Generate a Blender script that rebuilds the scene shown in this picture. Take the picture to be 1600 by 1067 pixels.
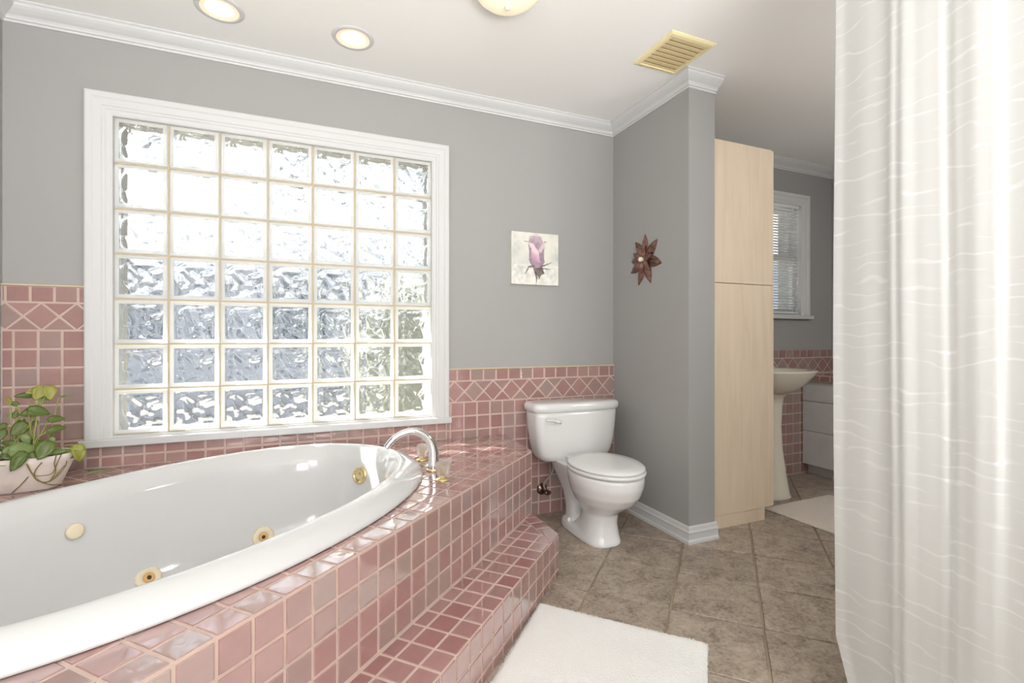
import bpy, bmesh, math, random
from mathutils import Vector, Matrix, noise
random.seed(7)
PI = math.pi
for o in list(bpy.data.objects):
    bpy.data.objects.remove(o)
SC = bpy.context.scene
COL = SC.collection

# ------------------------------------------------------------------ camera
YAW = math.radians(22.886)
cam = bpy.data.cameras.new('camera')
cam.sensor_width = 36.0
cam.lens = 759.0 / 1600.0 * 36.0
cam.shift_y = (528.0 - 533.5) / 1600.0
cam.clip_start = 0.02
camo = bpy.data.objects.new('camera', cam)
COL.objects.link(camo)
camo.location = (0, 0, 1.07)
camo.rotation_euler = (PI / 2, 0, -YAW)
SC.camera = camo

# ------------------------------------------------------------------ world, sun, added fill lights, exposure
w = bpy.data.worlds.new('sky')
SC.world = w
w.use_nodes = True
nt = w.node_tree
bg = nt.nodes['Background']
tcw = nt.nodes.new('ShaderNodeTexCoord')
nzw = nt.nodes.new('ShaderNodeTexNoise'); nzw.inputs['Scale'].default_value = 5.0; nzw.inputs['Detail'].default_value = 5
nt.links.new(tcw.outputs['Generated'], nzw.inputs['Vector'])
rw = nt.nodes.new('ShaderNodeValToRGB')
rw.color_ramp.elements[0].position = 0.47; rw.color_ramp.elements[0].color = (0.19, 0.215, 0.26, 1)
rw.color_ramp.elements[1].position = 0.56; rw.color_ramp.elements[1].color = (0.96, 0.98, 1.0, 1)
nt.links.new(nzw.outputs['Fac'], rw.inputs['Fac']); nt.links.new(rw.outputs['Color'], bg.inputs['Color'])
bg.inputs['Strength'].default_value = 3.4

def lamp(name, kind, loc, energy, color=(1, 1, 1), size=1.0, size_y=None, rot=(0, 0, 0), target=None):
    d = bpy.data.lights.new(name, kind)
    d.energy = energy
    d.color = color
    if kind == 'AREA':
        d.size = size
        if size_y:
            d.shape = 'RECTANGLE'; d.size_y = size_y
    elif kind == 'SUN':
        d.angle = size
    else:
        d.shadow_soft_size = size
    o = bpy.data.objects.new(name, d)
    COL.objects.link(o)
    o.location = loc
    if target is not None:
        o.rotation_euler = (Vector(target) - Vector(loc)).to_track_quat('-Z', 'Y').to_euler()
    else:
        o.rotation_euler = rot
    return o

lamp('sun', 'SUN', (-4, 8, 9), 62.0, (1.0, 0.98, 0.95), math.radians(1.0), target=(-4 + 0.50, 8 - 0.55, 9 - 0.67))
lamp('overhead_fill', 'AREA', (0.0, -1.6, 2.42), 5.0, (1.0, 1.0, 1.0), 1.8, 1.6, target=(0.1, -0.6, 0))  # unseen soft fill added under the ceiling behind the camera
lamp('rear_fill', 'AREA', (-0.4, -5.9, 1.5), 85.0, (1.0, 1.0, 1.0), 1.8, 1.8, target=(0.7, 1.9, 1.3))  # added frontal fill far behind the camera, not a real fitting
lamp('ceiling_fill', 'AREA', (0.0, -1.9, 0.40), 298.0, (1.0, 1.0, 1.0), 1.8, 1.4, rot=(PI, 0, 0))  # upward fill added to brighten the ceiling, the room has no such fitting
lamp('left_fill', 'AREA', (-1.05, -1.2, 1.6), 36.0, (1.0, 1.0, 1.0), 1.2, 1.0, target=(1.8, 1.6, 1.2))  # side fill added to lift the partition and curtain
lamp('shower_fill', 'AREA', (1.85, -1.0, 2.38), 13.0, (1.0, 0.98, 0.94), 0.6, 1.0)  # unseen fill added to shine through the curtain from behind
lamp('alcove_fill', 'POINT', (2.75, 0.55, 1.75), 34.0, (1.0, 0.99, 0.97), 0.14)  # unseen point fill added for the alcove walls and ceiling
SC.view_settings.view_transform = 'Standard'
SC.view_settings.look = 'None'
SC.view_settings.gamma = 1.0
SC.view_settings.use_curve_mapping = False
SC.view_settings.exposure = 0.0
SC.cycles.max_bounces = 12
SC.cycles.transparent_max_bounces = 24
SC.cycles.transmission_bounces = 10
SC.cycles.sample_clamp_indirect = 4.0

# ------------------------------------------------------------------ material helpers
def srgb(r, g, b):
    def c(v):
        v /= 255.0
        return v / 12.92 if v <= 0.04045 else ((v + 0.055) / 1.055) ** 2.4
    return (c(r), c(g), c(b), 1)

def mat(name, col, rough=0.5, metal=0.0, spec=0.5, coat=0.0, bump=0.0, bscale=40.0, var=0.0, vscale=3.0, emit=None, estr=0.0, trans=0.0, ior=1.45, sheen=0.0):
    m = bpy.data.materials.new(name)
    m.use_nodes = True
    n = m.node_tree.nodes; l = m.node_tree.links
    b = n['Principled BSDF']
    b.inputs['Base Color'].default_value = col
    b.inputs['Roughness'].default_value = rough
    b.inputs['Metallic'].default_value = metal
    b.inputs['Specular IOR Level'].default_value = spec
    b.inputs['Coat Weight'].default_value = coat
    b.inputs['Coat Roughness'].default_value = 0.05
    b.inputs['Transmission Weight'].default_value = trans
    b.inputs['IOR'].default_value = ior
    b.inputs['Sheen Weight'].default_value = sheen
    if emit:
        b.inputs['Emission Color'].default_value = emit
        b.inputs['Emission Strength'].default_value = estr
    tc = n.new('ShaderNodeTexCoord')
    if bump:
        t = n.new('ShaderNodeTexNoise'); t.inputs['Scale'].default_value = bscale; t.inputs['Detail'].default_value = 4
        l.new(tc.outputs['Object'], t.inputs['Vector'])
        bp = n.new('ShaderNodeBump'); bp.inputs['Strength'].default_value = bump; bp.inputs['Distance'].default_value = 0.01
        l.new(t.outputs['Fac'], bp.inputs['Height']); l.new(bp.outputs['Normal'], b.inputs['Normal'])
    if var:
        t = n.new('ShaderNodeTexNoise'); t.inputs['Scale'].default_value = vscale; t.inputs['Detail'].default_value = 5
        l.new(tc.outputs['Object'], t.inputs['Vector'])
        r = n.new('ShaderNodeMapRange'); r.inputs[1].default_value = 0.3; r.inputs[2].default_value = 0.7
        r.inputs[3].default_value = 1 - var; r.inputs[4].default_value = 1 + var
        l.new(t.outputs['Fac'], r.inputs[0])
        mx = n.new('ShaderNodeVectorMath'); mx.operation = 'SCALE'
        mx.inputs[0].default_value = col[:3]
        l.new(r.outputs[0], mx.inputs['Scale']); l.new(mx.outputs[0], b.inputs['Base Color'])
    return m

def ramp(n, stops):
    r = n.new('ShaderNodeValToRGB')
    e = r.color_ramp.elements
    while len(e) < len(stops):
        e.new(0.5)
    for i, (p, c) in enumerate(stops):
        e[i].position = p; e[i].color = c
    return r

M = {}
M['paint'] = mat('grey wall paint', srgb(160, 159, 157), 0.65, spec=0.25, bump=0.03, bscale=220)
M['white_paint'] = mat('white satin trim paint', srgb(208, 208, 208), 0.5, spec=0.3, bump=0.01, bscale=60)
M['ceiling'] = mat('white ceiling paint', srgb(242, 241, 238), 0.8, spec=0.2, bump=0.02, bscale=250)
M['ceramic'] = mat('white vitreous china', srgb(226, 226, 225), 0.12, coat=0.4)
M['acrylic'] = mat('white tub enamel', srgb(213, 213, 213), 0.10, coat=0.5)
M['plastic_seat'] = mat('white seat plastic', srgb(224, 224, 223), 0.22)
M['bone'] = mat('bone china', srgb(226, 219, 203), 0.15, coat=0.4)
M['chrome'] = mat('chrome', (0.86, 0.87, 0.88, 1), 0.07, metal=1.0)
M['gold'] = mat('polished brass', srgb(238, 216, 164), 0.22, metal=1.0)
M['jet'] = mat('cream jet plastic', srgb(236, 222, 194), 0.35)
M['jet_dark'] = mat('tan jet nozzle', srgb(212, 170, 114), 0.35)
M['dark'] = mat('dark hole', srgb(60, 42, 26), 0.6)
M['grout'] = mat('pink beige grout', srgb(196, 173, 162), 0.8, bump=0.1, bscale=400, var=0.06, vscale=8)
M['cream_caulk'] = mat('cream edge caulk', srgb(226, 206, 170), 0.6)
M['floor_grout'] = mat('brown floor grout', srgb(150, 136, 116), 0.85, bump=0.2, bscale=300, var=0.12, vscale=10)
M['mortar'] = mat('cream glass block mortar', srgb(190, 176, 150), 0.7)
M['vent'] = mat('aged cream plastic vent', srgb(232, 218, 172), 0.5)
M['pot'] = mat('matt blush white ceramic pot', srgb(226, 214, 206), 0.55)
M['soil'] = mat('potting soil', srgb(70, 52, 40), 0.95, bump=0.6, bscale=120, var=0.3, vscale=60)
M['stem'] = mat('green stem', srgb(150, 160, 84), 0.5)
M['vine'] = mat('brown green vine', srgb(128, 112, 62), 0.55)
M['blind'] = mat('white blind slat', srgb(232, 232, 230), 0.45)
M['vanity'] = mat('pale grey laminate', srgb(216, 216, 214), 0.45, var=0.04, vscale=12)
M['rug'] = mat('white cotton pile', srgb(246, 245, 242), 0.95, spec=0.1, bump=0.5, bscale=160, sheen=0.3)
M['rug_far'] = mat('off white cotton weave', srgb(226, 216, 204), 0.95, spec=0.1, bump=0.8, bscale=120)
M['bulb'] = mat('lit lamp', srgb(255, 244, 220), 0.4, emit=(1.0, 0.92, 0.74, 1), estr=0.75)
M['can'] = mat('warm lit can reflector', srgb(250, 238, 214), 0.35, emit=(1.0, 0.82, 0.58, 1), estr=0.28)
M['dome'] = mat('lit frosted glass bowl', srgb(250, 240, 214), 0.3, emit=(1.0, 0.86, 0.60, 1), estr=0.34)
M['rod'] = M['chrome']
M['copper'] = mat('brushed copper brown metal', srgb(132, 100, 90), 0.30, metal=0.8, var=0.45, vscale=40)
M['pearl'] = mat('pearl bead', srgb(226, 218, 200), 0.2, coat=0.5)
M['canvas_side'] = mat('canvas edge', srgb(220, 218, 208), 0.8)
M['patio'] = mat('beige patio concrete', srgb(112, 108, 100), 0.9, var=0.1, vscale=2)
M['eave'] = mat('beige eave boards', srgb(116, 114, 104), 0.8)
M['siding'] = mat('pale grey house siding', srgb(164, 167, 178), 0.8)
M['roof'] = mat('slate roof', srgb(66, 69, 78), 0.8, var=0.15, vscale=6)
M['hedge'] = mat('dark green hedge leaves', srgb(122, 124, 116), 0.7, var=0.35, vscale=9)
M['darkglass'] = mat('house window glass', srgb(60, 72, 90), 0.1)
M['bronze'] = mat('dark tarnished chrome', srgb(112, 92, 82), 0.2, metal=0.9)
M['braid'] = mat('grey braided hose', srgb(176, 174, 168), 0.4, metal=0.5)

def tile_material(name, a, b_, c, rough=0.09):
    m = bpy.data.materials.new(name); m.use_nodes = True
    n = m.node_tree.nodes; l = m.node_tree.links; b = n['Principled BSDF']
    oi = n.new('ShaderNodeObjectInfo')
    r = ramp(n, [(0.0, a), (0.45, b_), (0.85, c), (1.0, b_)])
    l.new(oi.outputs['Random'], r.inputs['Fac'])
    tc = n.new('ShaderNodeTexCoord')
    t = n.new('ShaderNodeTexNoise'); t.inputs['Scale'].default_value = 26; t.inputs['Detail'].default_value = 4
    l.new(tc.outputs['Object'], t.inputs['Vector'])
    mr = n.new('ShaderNodeMapRange'); mr.inputs[3].default_value = 0.90; mr.inputs[4].default_value = 1.10
    l.new(t.outputs['Fac'], mr.inputs[0])
    v = n.new('ShaderNodeVectorMath'); v.operation = 'SCALE'
    l.new(r.outputs['Color'], v.inputs[0]); l.new(mr.outputs[0], v.inputs['Scale'])
    l.new(v.outputs[0], b.inputs['Base Color'])
    b.inputs['Roughness'].default_value = rough
    b.inputs['Coat Weight'].default_value = 1.0
    b.inputs['Coat IOR'].default_value = 1.7
    b.inputs['Coat Roughness'].default_value = 0.02
    t2 = n.new('ShaderNodeTexNoise'); t2.inputs['Scale'].default_value = 14; t2.inputs['Detail'].default_value = 2
    l.new(tc.outputs['Object'], t2.inputs['Vector'])
    bp = n.new('ShaderNodeBump'); bp.inputs['Strength'].default_value = 0.07; bp.inputs['Distance'].default_value = 0.01
    l.new(t2.outputs['Fac'], bp.inputs['Height']); l.new(bp.outputs['Normal'], b.inputs['Normal'])
    l.new(bp.outputs['Normal'], b.inputs['Coat Normal'])
    return m
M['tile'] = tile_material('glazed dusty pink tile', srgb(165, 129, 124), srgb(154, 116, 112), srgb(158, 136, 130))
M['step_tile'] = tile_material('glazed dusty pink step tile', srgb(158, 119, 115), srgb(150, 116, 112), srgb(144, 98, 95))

def floor_tile_material():
    m = bpy.data.materials.new('taupe slate look floor tile'); m.use_nodes = True
    n = m.node_tree.nodes; l = m.node_tree.links; b = n['Principled BSDF']
    g = n.new('ShaderNodeNewGeometry')
    oi = n.new('ShaderNodeObjectInfo')
    of = n.new('ShaderNodeVectorMath'); of.operation = 'SCALE'; of.inputs[0].default_value = (7, 3, 5)
    l.new(oi.outputs['Random'], of.inputs['Scale'])
    ad = n.new('ShaderNodeVectorMath'); l.new(g.outputs['Position'], ad.inputs[0]); l.new(of.outputs[0], ad.inputs[1])
    t = n.new('ShaderNodeTexNoise'); t.inputs['Scale'].default_value = 11; t.inputs['Detail'].default_value = 10; t.inputs['Roughness'].default_value = 0.78; t.inputs['Distortion'].default_value = 0.5
    l.new(ad.outputs[0], t.inputs['Vector'])
    r = ramp(n, [(0.36, srgb(84, 73, 64)), (0.43, srgb(128, 115, 102)), (0.51, srgb(158, 144, 130)), (0.64, srgb(182, 168, 152))])
    tf = n.new('ShaderNodeTexNoise'); tf.inputs['Scale'].default_value = 70; tf.inputs['Detail'].default_value = 6; tf.inputs['Roughness'].default_value = 0.7
    l.new(ad.outputs[0], tf.inputs['Vector'])
    mm = n.new('ShaderNodeMix'); mm.data_type = 'FLOAT'; mm.inputs[0].default_value = 0.42
    l.new(t.outputs['Fac'], mm.inputs[2]); l.new(tf.outputs['Fac'], mm.inputs[3])
    l.new(mm.outputs[0], r.inputs['Fac'])
    mr = n.new('ShaderNodeMapRange'); mr.inputs[3].default_value = 0.9; mr.inputs[4].default_value = 1.08
    l.new(oi.outputs['Random'], mr.inputs[0])
    v = n.new('ShaderNodeVectorMath'); v.operation = 'SCALE'
    l.new(r.outputs['Color'], v.inputs[0]); l.new(mr.outputs[0], v.inputs['Scale'])
    l.new(v.outputs[0], b.inputs['Base Color'])
    b.inputs['Roughness'].default_value = 0.42
    bp = n.new('ShaderNodeBump'); bp.inputs['Strength'].default_value = 0.2; bp.inputs['Distance'].default_value = 0.006
    l.new(t.outputs['Fac'], bp.inputs['Height']); l.new(bp.outputs['Normal'], b.inputs['Normal'])
    return m
M['floor_tile'] = floor_tile_material()

def wood_material():
    m = bpy.data.materials.new('pale maple laminate'); m.use_nodes = True
    n = m.node_tree.nodes; l = m.node_tree.links; b = n['Principled BSDF']
    g = n.new('ShaderNodeNewGeometry')
    mp = n.new('ShaderNodeMapping'); mp.inputs['Scale'].default_value = (14, 14, 1.3)
    l.new(g.outputs['Position'], mp.inputs['Vector'])
    t = n.new('ShaderNodeTexNoise'); t.inputs['Scale'].default_value = 1.6; t.inputs['Detail'].default_value = 8; t.inputs['Distortion'].default_value = 0.7
    l.new(mp.outputs[0], t.inputs['Vector'])
    r = ramp(n, [(0.25, srgb(222, 201, 175)), (0.5, srgb(229, 210, 185)), (0.75, srgb(234, 217, 194))])
    l.new(t.outputs['Fac'], r.inputs['Fac']); l.new(r.outputs['Color'], b.inputs['Base Color'])
    b.inputs['Roughness'].default_value = 0.4
    return m
M['wood'] = wood_material()

def leaf_material(name, a, b_, edge):
    m = bpy.data.materials.new(name); m.use_nodes = True
    n = m.node_tree.nodes; l = m.node_tree.links; b = n['Principled BSDF']
    tc = n.new('ShaderNodeTexCoord')
    t = n.new('ShaderNodeTexNoise'); t.inputs['Scale'].default_value = 60; t.inputs['Detail'].default_value = 5; t.inputs['Distortion'].default_value = 1.0
    l.new(tc.outputs['Object'], t.inputs['Vector'])
    r = ramp(n, [(0.35, a), (0.55, b_), (0.72, edge)])
    l.new(t.outputs['Fac'], r.inputs['Fac']); l.new(r.outputs['Color'], b.inputs['Base Color'])
    b.inputs['Roughness'].default_value = 0.35
    b.inputs['Subsurface Weight'].default_value = 0.0
    out = n['Material Output']
    tr = n.new('ShaderNodeBsdfTranslucent'); l.new(r.outputs['Color'], tr.inputs['Color'])
    mx = n.new('ShaderNodeMixShader'); mx.inputs[0].default_value = 0.25
    l.new(b.outputs[0], mx.inputs[1]); l.new(tr.outputs[0], mx.inputs[2]); l.new(mx.outputs[0], out.inputs['Surface'])
    return m
M['leaf'] = leaf_material('pothos leaf green', srgb(64, 84, 26), srgb(96, 114, 40), srgb(148, 156, 80))
M['leaf_light'] = leaf_material('pothos leaf light', srgb(96, 120, 60), srgb(128, 148, 84), srgb(190, 192, 140))
M['leaf_yellow'] = leaf_material('pothos leaf variegated', srgb(96, 118, 44), srgb(168, 162, 66), srgb(214, 200, 120))

def glass_block_material():
    m = bpy.data.materials.new('wavy glass block'); m.use_nodes = True
    n = m.node_tree.nodes; l = m.node_tree.links
    n.remove(n['Principled BSDF']); out = n['Material Output']
    gl = n.new('ShaderNodeBsdfGlass'); gl.inputs['IOR'].default_value = 1.45; gl.inputs['Roughness'].default_value = 0.0
    gl.inputs['Color'].default_value = (0.97, 0.99, 0.985, 1)
    tr = n.new('ShaderNodeBsdfTransparent'); tr.inputs['Color'].default_value = (0.97, 0.98, 0.97, 1)
    mx = n.new('ShaderNodeMixShader'); mx.inputs[0].default_value = 0.42
    l.new(gl.outputs[0], mx.inputs[1]); l.new(tr.outputs[0], mx.inputs[2]); l.new(mx.outputs[0], out.inputs['Surface'])
    return m
M['block'] = glass_block_material()
def rim_material():
    m = bpy.data.materials.new('frosted glass block rim'); m.use_nodes = True
    n = m.node_tree.nodes; l = m.node_tree.links
    n.remove(n['Principled BSDF']); out = n['Material Output']
    gl = n.new('ShaderNodeBsdfGlass'); gl.inputs['IOR'].default_value = 1.45; gl.inputs['Roughness'].default_value = 0.05
    tl = n.new('ShaderNodeBsdfTranslucent'); tl.inputs['Color'].default_value = (0.97, 0.98, 0.97, 1)
    df = n.new('ShaderNodeBsdfDiffuse'); df.inputs['Color'].default_value = (0.90, 0.91, 0.89, 1)
    tr = n.new('ShaderNodeMixShader'); tr.inputs[0].default_value = 0.55
    l.new(tl.outputs[0], tr.inputs[1]); l.new(df.outputs[0], tr.inputs[2])
    mx = n.new('ShaderNodeMixShader'); mx.inputs[0].default_value = 0.88
    l.new(gl.outputs[0], mx.inputs[1]); l.new(tr.outputs[0], mx.inputs[2]); l.new(mx.outputs[0], out.inputs['Surface'])
    return m
M['block_rim'] = rim_material()

def pane_material():
    m = bpy.data.materials.new('clear window pane'); m.use_nodes = True
    n = m.node_tree.nodes; l = m.node_tree.links
    n.remove(n['Principled BSDF']); out = n['Material Output']
    tr = n.new('ShaderNodeBsdfTransparent'); tr.inputs['Color'].default_value = (0.95, 0.97, 0.97, 1)
    gl = n.new('ShaderNodeBsdfGlossy'); gl.inputs['Roughness'].default_value = 0.02
    mx = n.new('ShaderNodeMixShader'); mx.inputs[0].default_value = 0.06
    l.new(tr.outputs[0], mx.inputs[1]); l.new(gl.outputs[0], mx.inputs[2]); l.new(mx.outputs[0], out.inputs['Surface'])
    return m
M['pane'] = pane_material()

def crystal_material():
    m = bpy.data.materials.new('clear crystal knob'); m.use_nodes = True
    n = m.node_tree.nodes; l = m.node_tree.links
    n.remove(n['Principled BSDF']); out = n['Material Output']
    gl = n.new('ShaderNodeBsdfGlass'); gl.inputs['IOR'].default_value = 1.49; gl.inputs['Roughness'].default_value = 0.03
    df = n.new('ShaderNodeBsdfTranslucent'); df.inputs['Color'].default_value = (0.95, 0.92, 0.9, 1)
    mx = n.new('ShaderNodeMixShader'); mx.inputs[0].default_value = 0.4
    l.new(gl.outputs[0], mx.inputs[1]); l.new(df.outputs[0], mx.inputs[2]); l.new(mx.outputs[0], out.inputs['Surface'])
    return m
M['crystal'] = crystal_material()

def curtain_material():
    m = bpy.data.materials.new('sheer ivory curtain fabric'); m.use_nodes = True
    n = m.node_tree.nodes; l = m.node_tree.links
    n.remove(n['Principled BSDF']); out = n['Material Output']
    uv = n.new('ShaderNodeUVMap'); uv.uv_map = 'cloth'
    sep = n.new('ShaderNodeSeparateXYZ'); l.new(uv.outputs[0], sep.inputs[0])
    nz = n.new('ShaderNodeTexNoise'); nz.inputs['Scale'].default_value = 1.0; nz.inputs['Detail'].default_value = 1.5
    mp = n.new('ShaderNodeMapping'); mp.inputs['Scale'].default_value = (9.0, 14.0, 1)
    l.new(uv.outputs[0], mp.inputs[0]); l.new(mp.outputs[0], nz.inputs['Vector'])
    ma = n.new('ShaderNodeMath'); ma.operation = 'MULTIPLY_ADD'; ma.inputs[1].default_value = 0.07
    l.new(nz.outputs['Fac'], ma.inputs[0]); l.new(sep.outputs['Y'], ma.inputs[2])
    dv = n.new('ShaderNodeMath'); dv.operation = 'MULTIPLY'; dv.inputs[1].default_value = 30.0
    l.new(ma.outputs[0], dv.inputs[0])
    fr = n.new('ShaderNodeMath'); fr.operation = 'FRACT'; l.new(dv.outputs[0], fr.inputs[0])
    sb = n.new('ShaderNodeMath'); sb.operation = 'SUBTRACT'; sb.inputs[1].default_value = 0.5; l.new(fr.outputs[0], sb.inputs[0])
    ab = n.new('ShaderNodeMath'); ab.operation = 'ABSOLUTE'; l.new(sb.outputs[0], ab.inputs[0])
    mr = n.new('ShaderNodeMapRange'); mr.inputs[1].default_value = 0.09; mr.inputs[2].default_value = 0.05; mr.inputs[3].default_value = 0; mr.inputs[4].default_value = 1
    l.new(ab.outputs[0], mr.inputs[0])
    nz2 = n.new('ShaderNodeTexNoise'); nz2.inputs['Scale'].default_value = 1.0; nz2.inputs['Detail'].default_value = 2
    mp2 = n.new('ShaderNodeMapping'); mp2.inputs['Scale'].default_value = (8.0, 22.0, 1); mp2.inputs['Location'].default_value = (4, 9, 0)
    l.new(uv.outputs[0], mp2.inputs[0]); l.new(mp2.outputs[0], nz2.inputs['Vector'])
    mr2 = n.new('ShaderNodeMapRange'); mr2.inputs[1].default_value = 0.44; mr2.inputs[2].default_value = 0.56
    l.new(nz2.outputs['Fac'], mr2.inputs[0])
    st = n.new('ShaderNodeMath'); st.operation = 'MULTIPLY'; l.new(mr.outputs[0], st.inputs[0]); l.new(mr2.outputs[0], st.inputs[1])
    c = n.new('ShaderNodeMix'); c.data_type = 'RGBA'
    c.inputs[6].default_value = srgb(213, 213, 210); c.inputs[7].default_value = srgb(227, 227, 225)
    l.new(st.outputs[0], c.inputs[0])
    di = n.new('ShaderNodeBsdfDiffuse'); l.new(c.outputs[2], di.inputs['Color'])
    tl = n.new('ShaderNodeBsdfTranslucent'); l.new(c.outputs[2], tl.inputs['Color'])
    m1 = n.new('ShaderNodeMixShader'); m1.inputs[0].default_value = 0.45
    l.new(di.outputs[0], m1.inputs[1]); l.new(tl.outputs[0], m1.inputs[2])
    gs = n.new('ShaderNodeBsdfGlossy'); gs.inputs['Roughness'].default_value = 0.35
    m2 = n.new('ShaderNodeMixShader')
    mg = n.new('ShaderNodeMath'); mg.operation = 'MULTIPLY_ADD'; mg.inputs[1].default_value = 0.07; mg.inputs[2].default_value = 0.02
    l.new(st.outputs[0], mg.inputs[0]); l.new(mg.outputs[0], m2.inputs[0])
    l.new(m1.outputs[0], m2.inputs[1]); l.new(gs.outputs[0], m2.inputs[2])
    tp = n.new('ShaderNodeBsdfTransparent')
    m3 = n.new('ShaderNodeMixShader'); m3.inputs[0].default_value = 0.04
    l.new(m2.outputs[0], m3.inputs[1]); l.new(tp.outputs[0], m3.inputs[2]); l.new(m3.outputs[0], out.inputs['Surface'])
    return m
M['curtain'] = curtain_material()

# ------------------------------------------------------------------ object helpers
def link(name, me, m, parent=None, smooth=False):
    o = bpy.data.objects.new(name, me)
    COL.objects.link(o)
    if m is not None and not me.materials:
        me.materials.append(M[m] if isinstance(m, str) else m)
    if parent is not None:
        o.parent = parent
    if smooth:
        for p in me.polygons:
            p.use_smooth = True
    return o

def obj(name, bm, m, parent=None, smooth=False, loc=None):
    me = bpy.data.meshes.new(name)
    bmesh.ops.recalc_face_normals(bm, faces=bm.faces)
    bm.to_mesh(me); bm.free()
    o = link(name, me, m, parent, smooth)
    if loc:
        o.location = loc
    return o

def tag(o, label, cat, group=None, kind=None):
    o['label'] = label
    o['category'] = cat
    if group: o['group'] = group
    if kind: o['kind'] = kind
    return o

def thing(name, label, cat, loc=(0, 0, 0), rz=0.0, group=None):
    o = bpy.data.objects.new(name, None)
    COL.objects.link(o)
    o.empty_display_size = 0.1
    o.location = loc; o.rotation_euler = (0, 0, rz)
    return tag(o, label, cat, group)

def struct(o, label=None, cat=None):
    o['kind'] = 'structure'
    if label: o['label'] = label
    if cat: o['category'] = cat
    return o

def box(bm, a, b, bevel=0.0, seg=2):
    x0, y0, z0 = [min(a[i], b[i]) for i in range(3)]
    x1, y1, z1 = [max(a[i], b[i]) for i in range(3)]
    v = [bm.verts.new(p) for p in ((x0, y0, z0), (x1, y0, z0), (x1, y1, z0), (x0, y1, z0), (x0, y0, z1), (x1, y0, z1), (x1, y1, z1), (x0, y1, z1))]
    fs = [bm.faces.new([v[i] for i in f]) for f in ((0, 3, 2, 1), (4, 5, 6, 7), (0, 1, 5, 4), (1, 2, 6, 5), (2, 3, 7, 6), (3, 0, 4, 7))]
    if bevel:
        es = list({e for f in fs for e in f.edges})
        bmesh.ops.bevel(bm, geom=es, offset=bevel, segments=seg, affect='EDGES', profile=0.5)
    return bm

def boxo(name, a, b, m, parent=None, bevel=0.0, seg=2):
    return obj(name, box(bmesh.new(), a, b, bevel, seg), m, parent)

def rings(bm, rs, cap0=True, cap1=True, closed=True):
    vs = [[bm.verts.new(p) for p in r] for r in rs]
    for i in range(len(vs) - 1):
        a, b = vs[i], vs[i + 1]; k = len(a)
        for j in range(k if closed else k - 1):
            bm.faces.new((a[j], a[(j + 1) % k], b[(j + 1) % k], b[j]))
    if cap0: bm.faces.new(vs[0][::-1])
    if cap1: bm.faces.new(vs[-1])
    return bm

def superell(cx, cy, z, a, b, n=2.0, k=40, b2=None):
    r = []
    for i in range(k):
        t = 2 * PI * i / k
        c, s = math.cos(t), math.sin(t)
        bb = b if s >= 0 or b2 is None else b2
        r.append((cx + a * math.copysign(abs(c) ** (2 / n), c), cy + bb * math.copysign(abs(s) ** (2 / n), s), z))
    return r

def lathe(bm, prof, k=24, M4=None, cap0=True, cap1=True):
    rs = []
    for r, z in prof:
        ring = [Vector((r * math.cos(2 * PI * i / k), r * math.sin(2 * PI * i / k), z)) for i in range(k)]
        if M4: ring = [M4 @ p for p in ring]
        rs.append(ring)
    return rings(bm, rs, cap0, cap1)

def tube(bm, pts, rad, k=8, caps=True):
    pts = [Vector(p) for p in pts]
    rs = []
    up = Vector((0.13, 0.21, 1)).normalized()
    for i, p in enumerate(pts):
        d = (pts[min(i + 1, len(pts) - 1)] - pts[max(i - 1, 0)]).normalized()
        s = d.cross(up)
        if s.length < 0.05: s = d.cross(Vector((1, 0, 0)))
        s.normalize(); t = s.cross(d).normalized()
        up = t
        r = rad(i / (len(pts) - 1)) if callable(rad) else rad
        rs.append([p + s * (r * math.cos(2 * PI * j / k)) + t * (r * math.sin(2 * PI * j / k)) for j in range(k)])
    return rings(bm, rs, caps, caps)

def smooth_path(pts, n=8):
    pts = [Vector(p) for p in pts]
    out = []
    for i in range(len(pts) - 1):
        p0 = pts[max(i - 1, 0)]; p1 = pts[i]; p2 = pts[i + 1]; p3 = pts[min(i + 2, len(pts) - 1)]
        for j in range(n):
            t = j / n
            out.append(0.5 * ((2 * p1) + (p2 - p0) * t + (2 * p0 - 5 * p1 + 4 * p2 - p3) * t * t + (-p0 + 3 * p1 - 3 * p2 + p3) * t ** 3))
    out.append(pts[-1])
    return out

def orient(loc, zdir):
    return Matrix.Translation(Vector(loc)) @ Vector(zdir).to_track_quat('Z', 'Y').to_matrix().to_4x4()

def sweep_wall(bm, path, prof, side=1.0):
    """profile (distance out from wall, z) swept along a horizontal polyline with mitred corners; room lies on the given side."""
    P = [Vector((p[0], p[1])) for p in path]
    rs = []
    for i, p in enumerate(P):
        d0 = (P[i] - P[i - 1]).normalized() if i > 0 else None
        d1 = (P[i + 1] - P[i]).normalized() if i < len(P) - 1 else None
        n0 = Vector((d0.y, -d0.x)) * side if d0 else None
        n1 = Vector((d1.y, -d1.x)) * side if d1 else None
        if n0 is None: m = n1
        elif n1 is None: m = n0
        else:
            m = (n0 + n1); m = m / m.dot(n0)
        rs.append([(p.x + m.x * a, p.y + m.y * a, z) for a, z in prof])
    return rings(bm, rs)

def frame_sweep(bm, x0, x1, z0, z1, yw, prof, bottom=False):
    """profile (offset outward from the opening, depth towards the room) around three sides of an opening (jamb, head, jamb)."""
    pts = [(x0, z0, -1, 0), (x0, z1, -1, 1), (x1, z1, 1, 1), (x1, z0, 1, 0)]
    rs = [[(x + sx * a, yw - d, z + sz * a) for a, d in prof] for x, z, sx, sz in pts]
    return rings(bm, rs)

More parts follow.
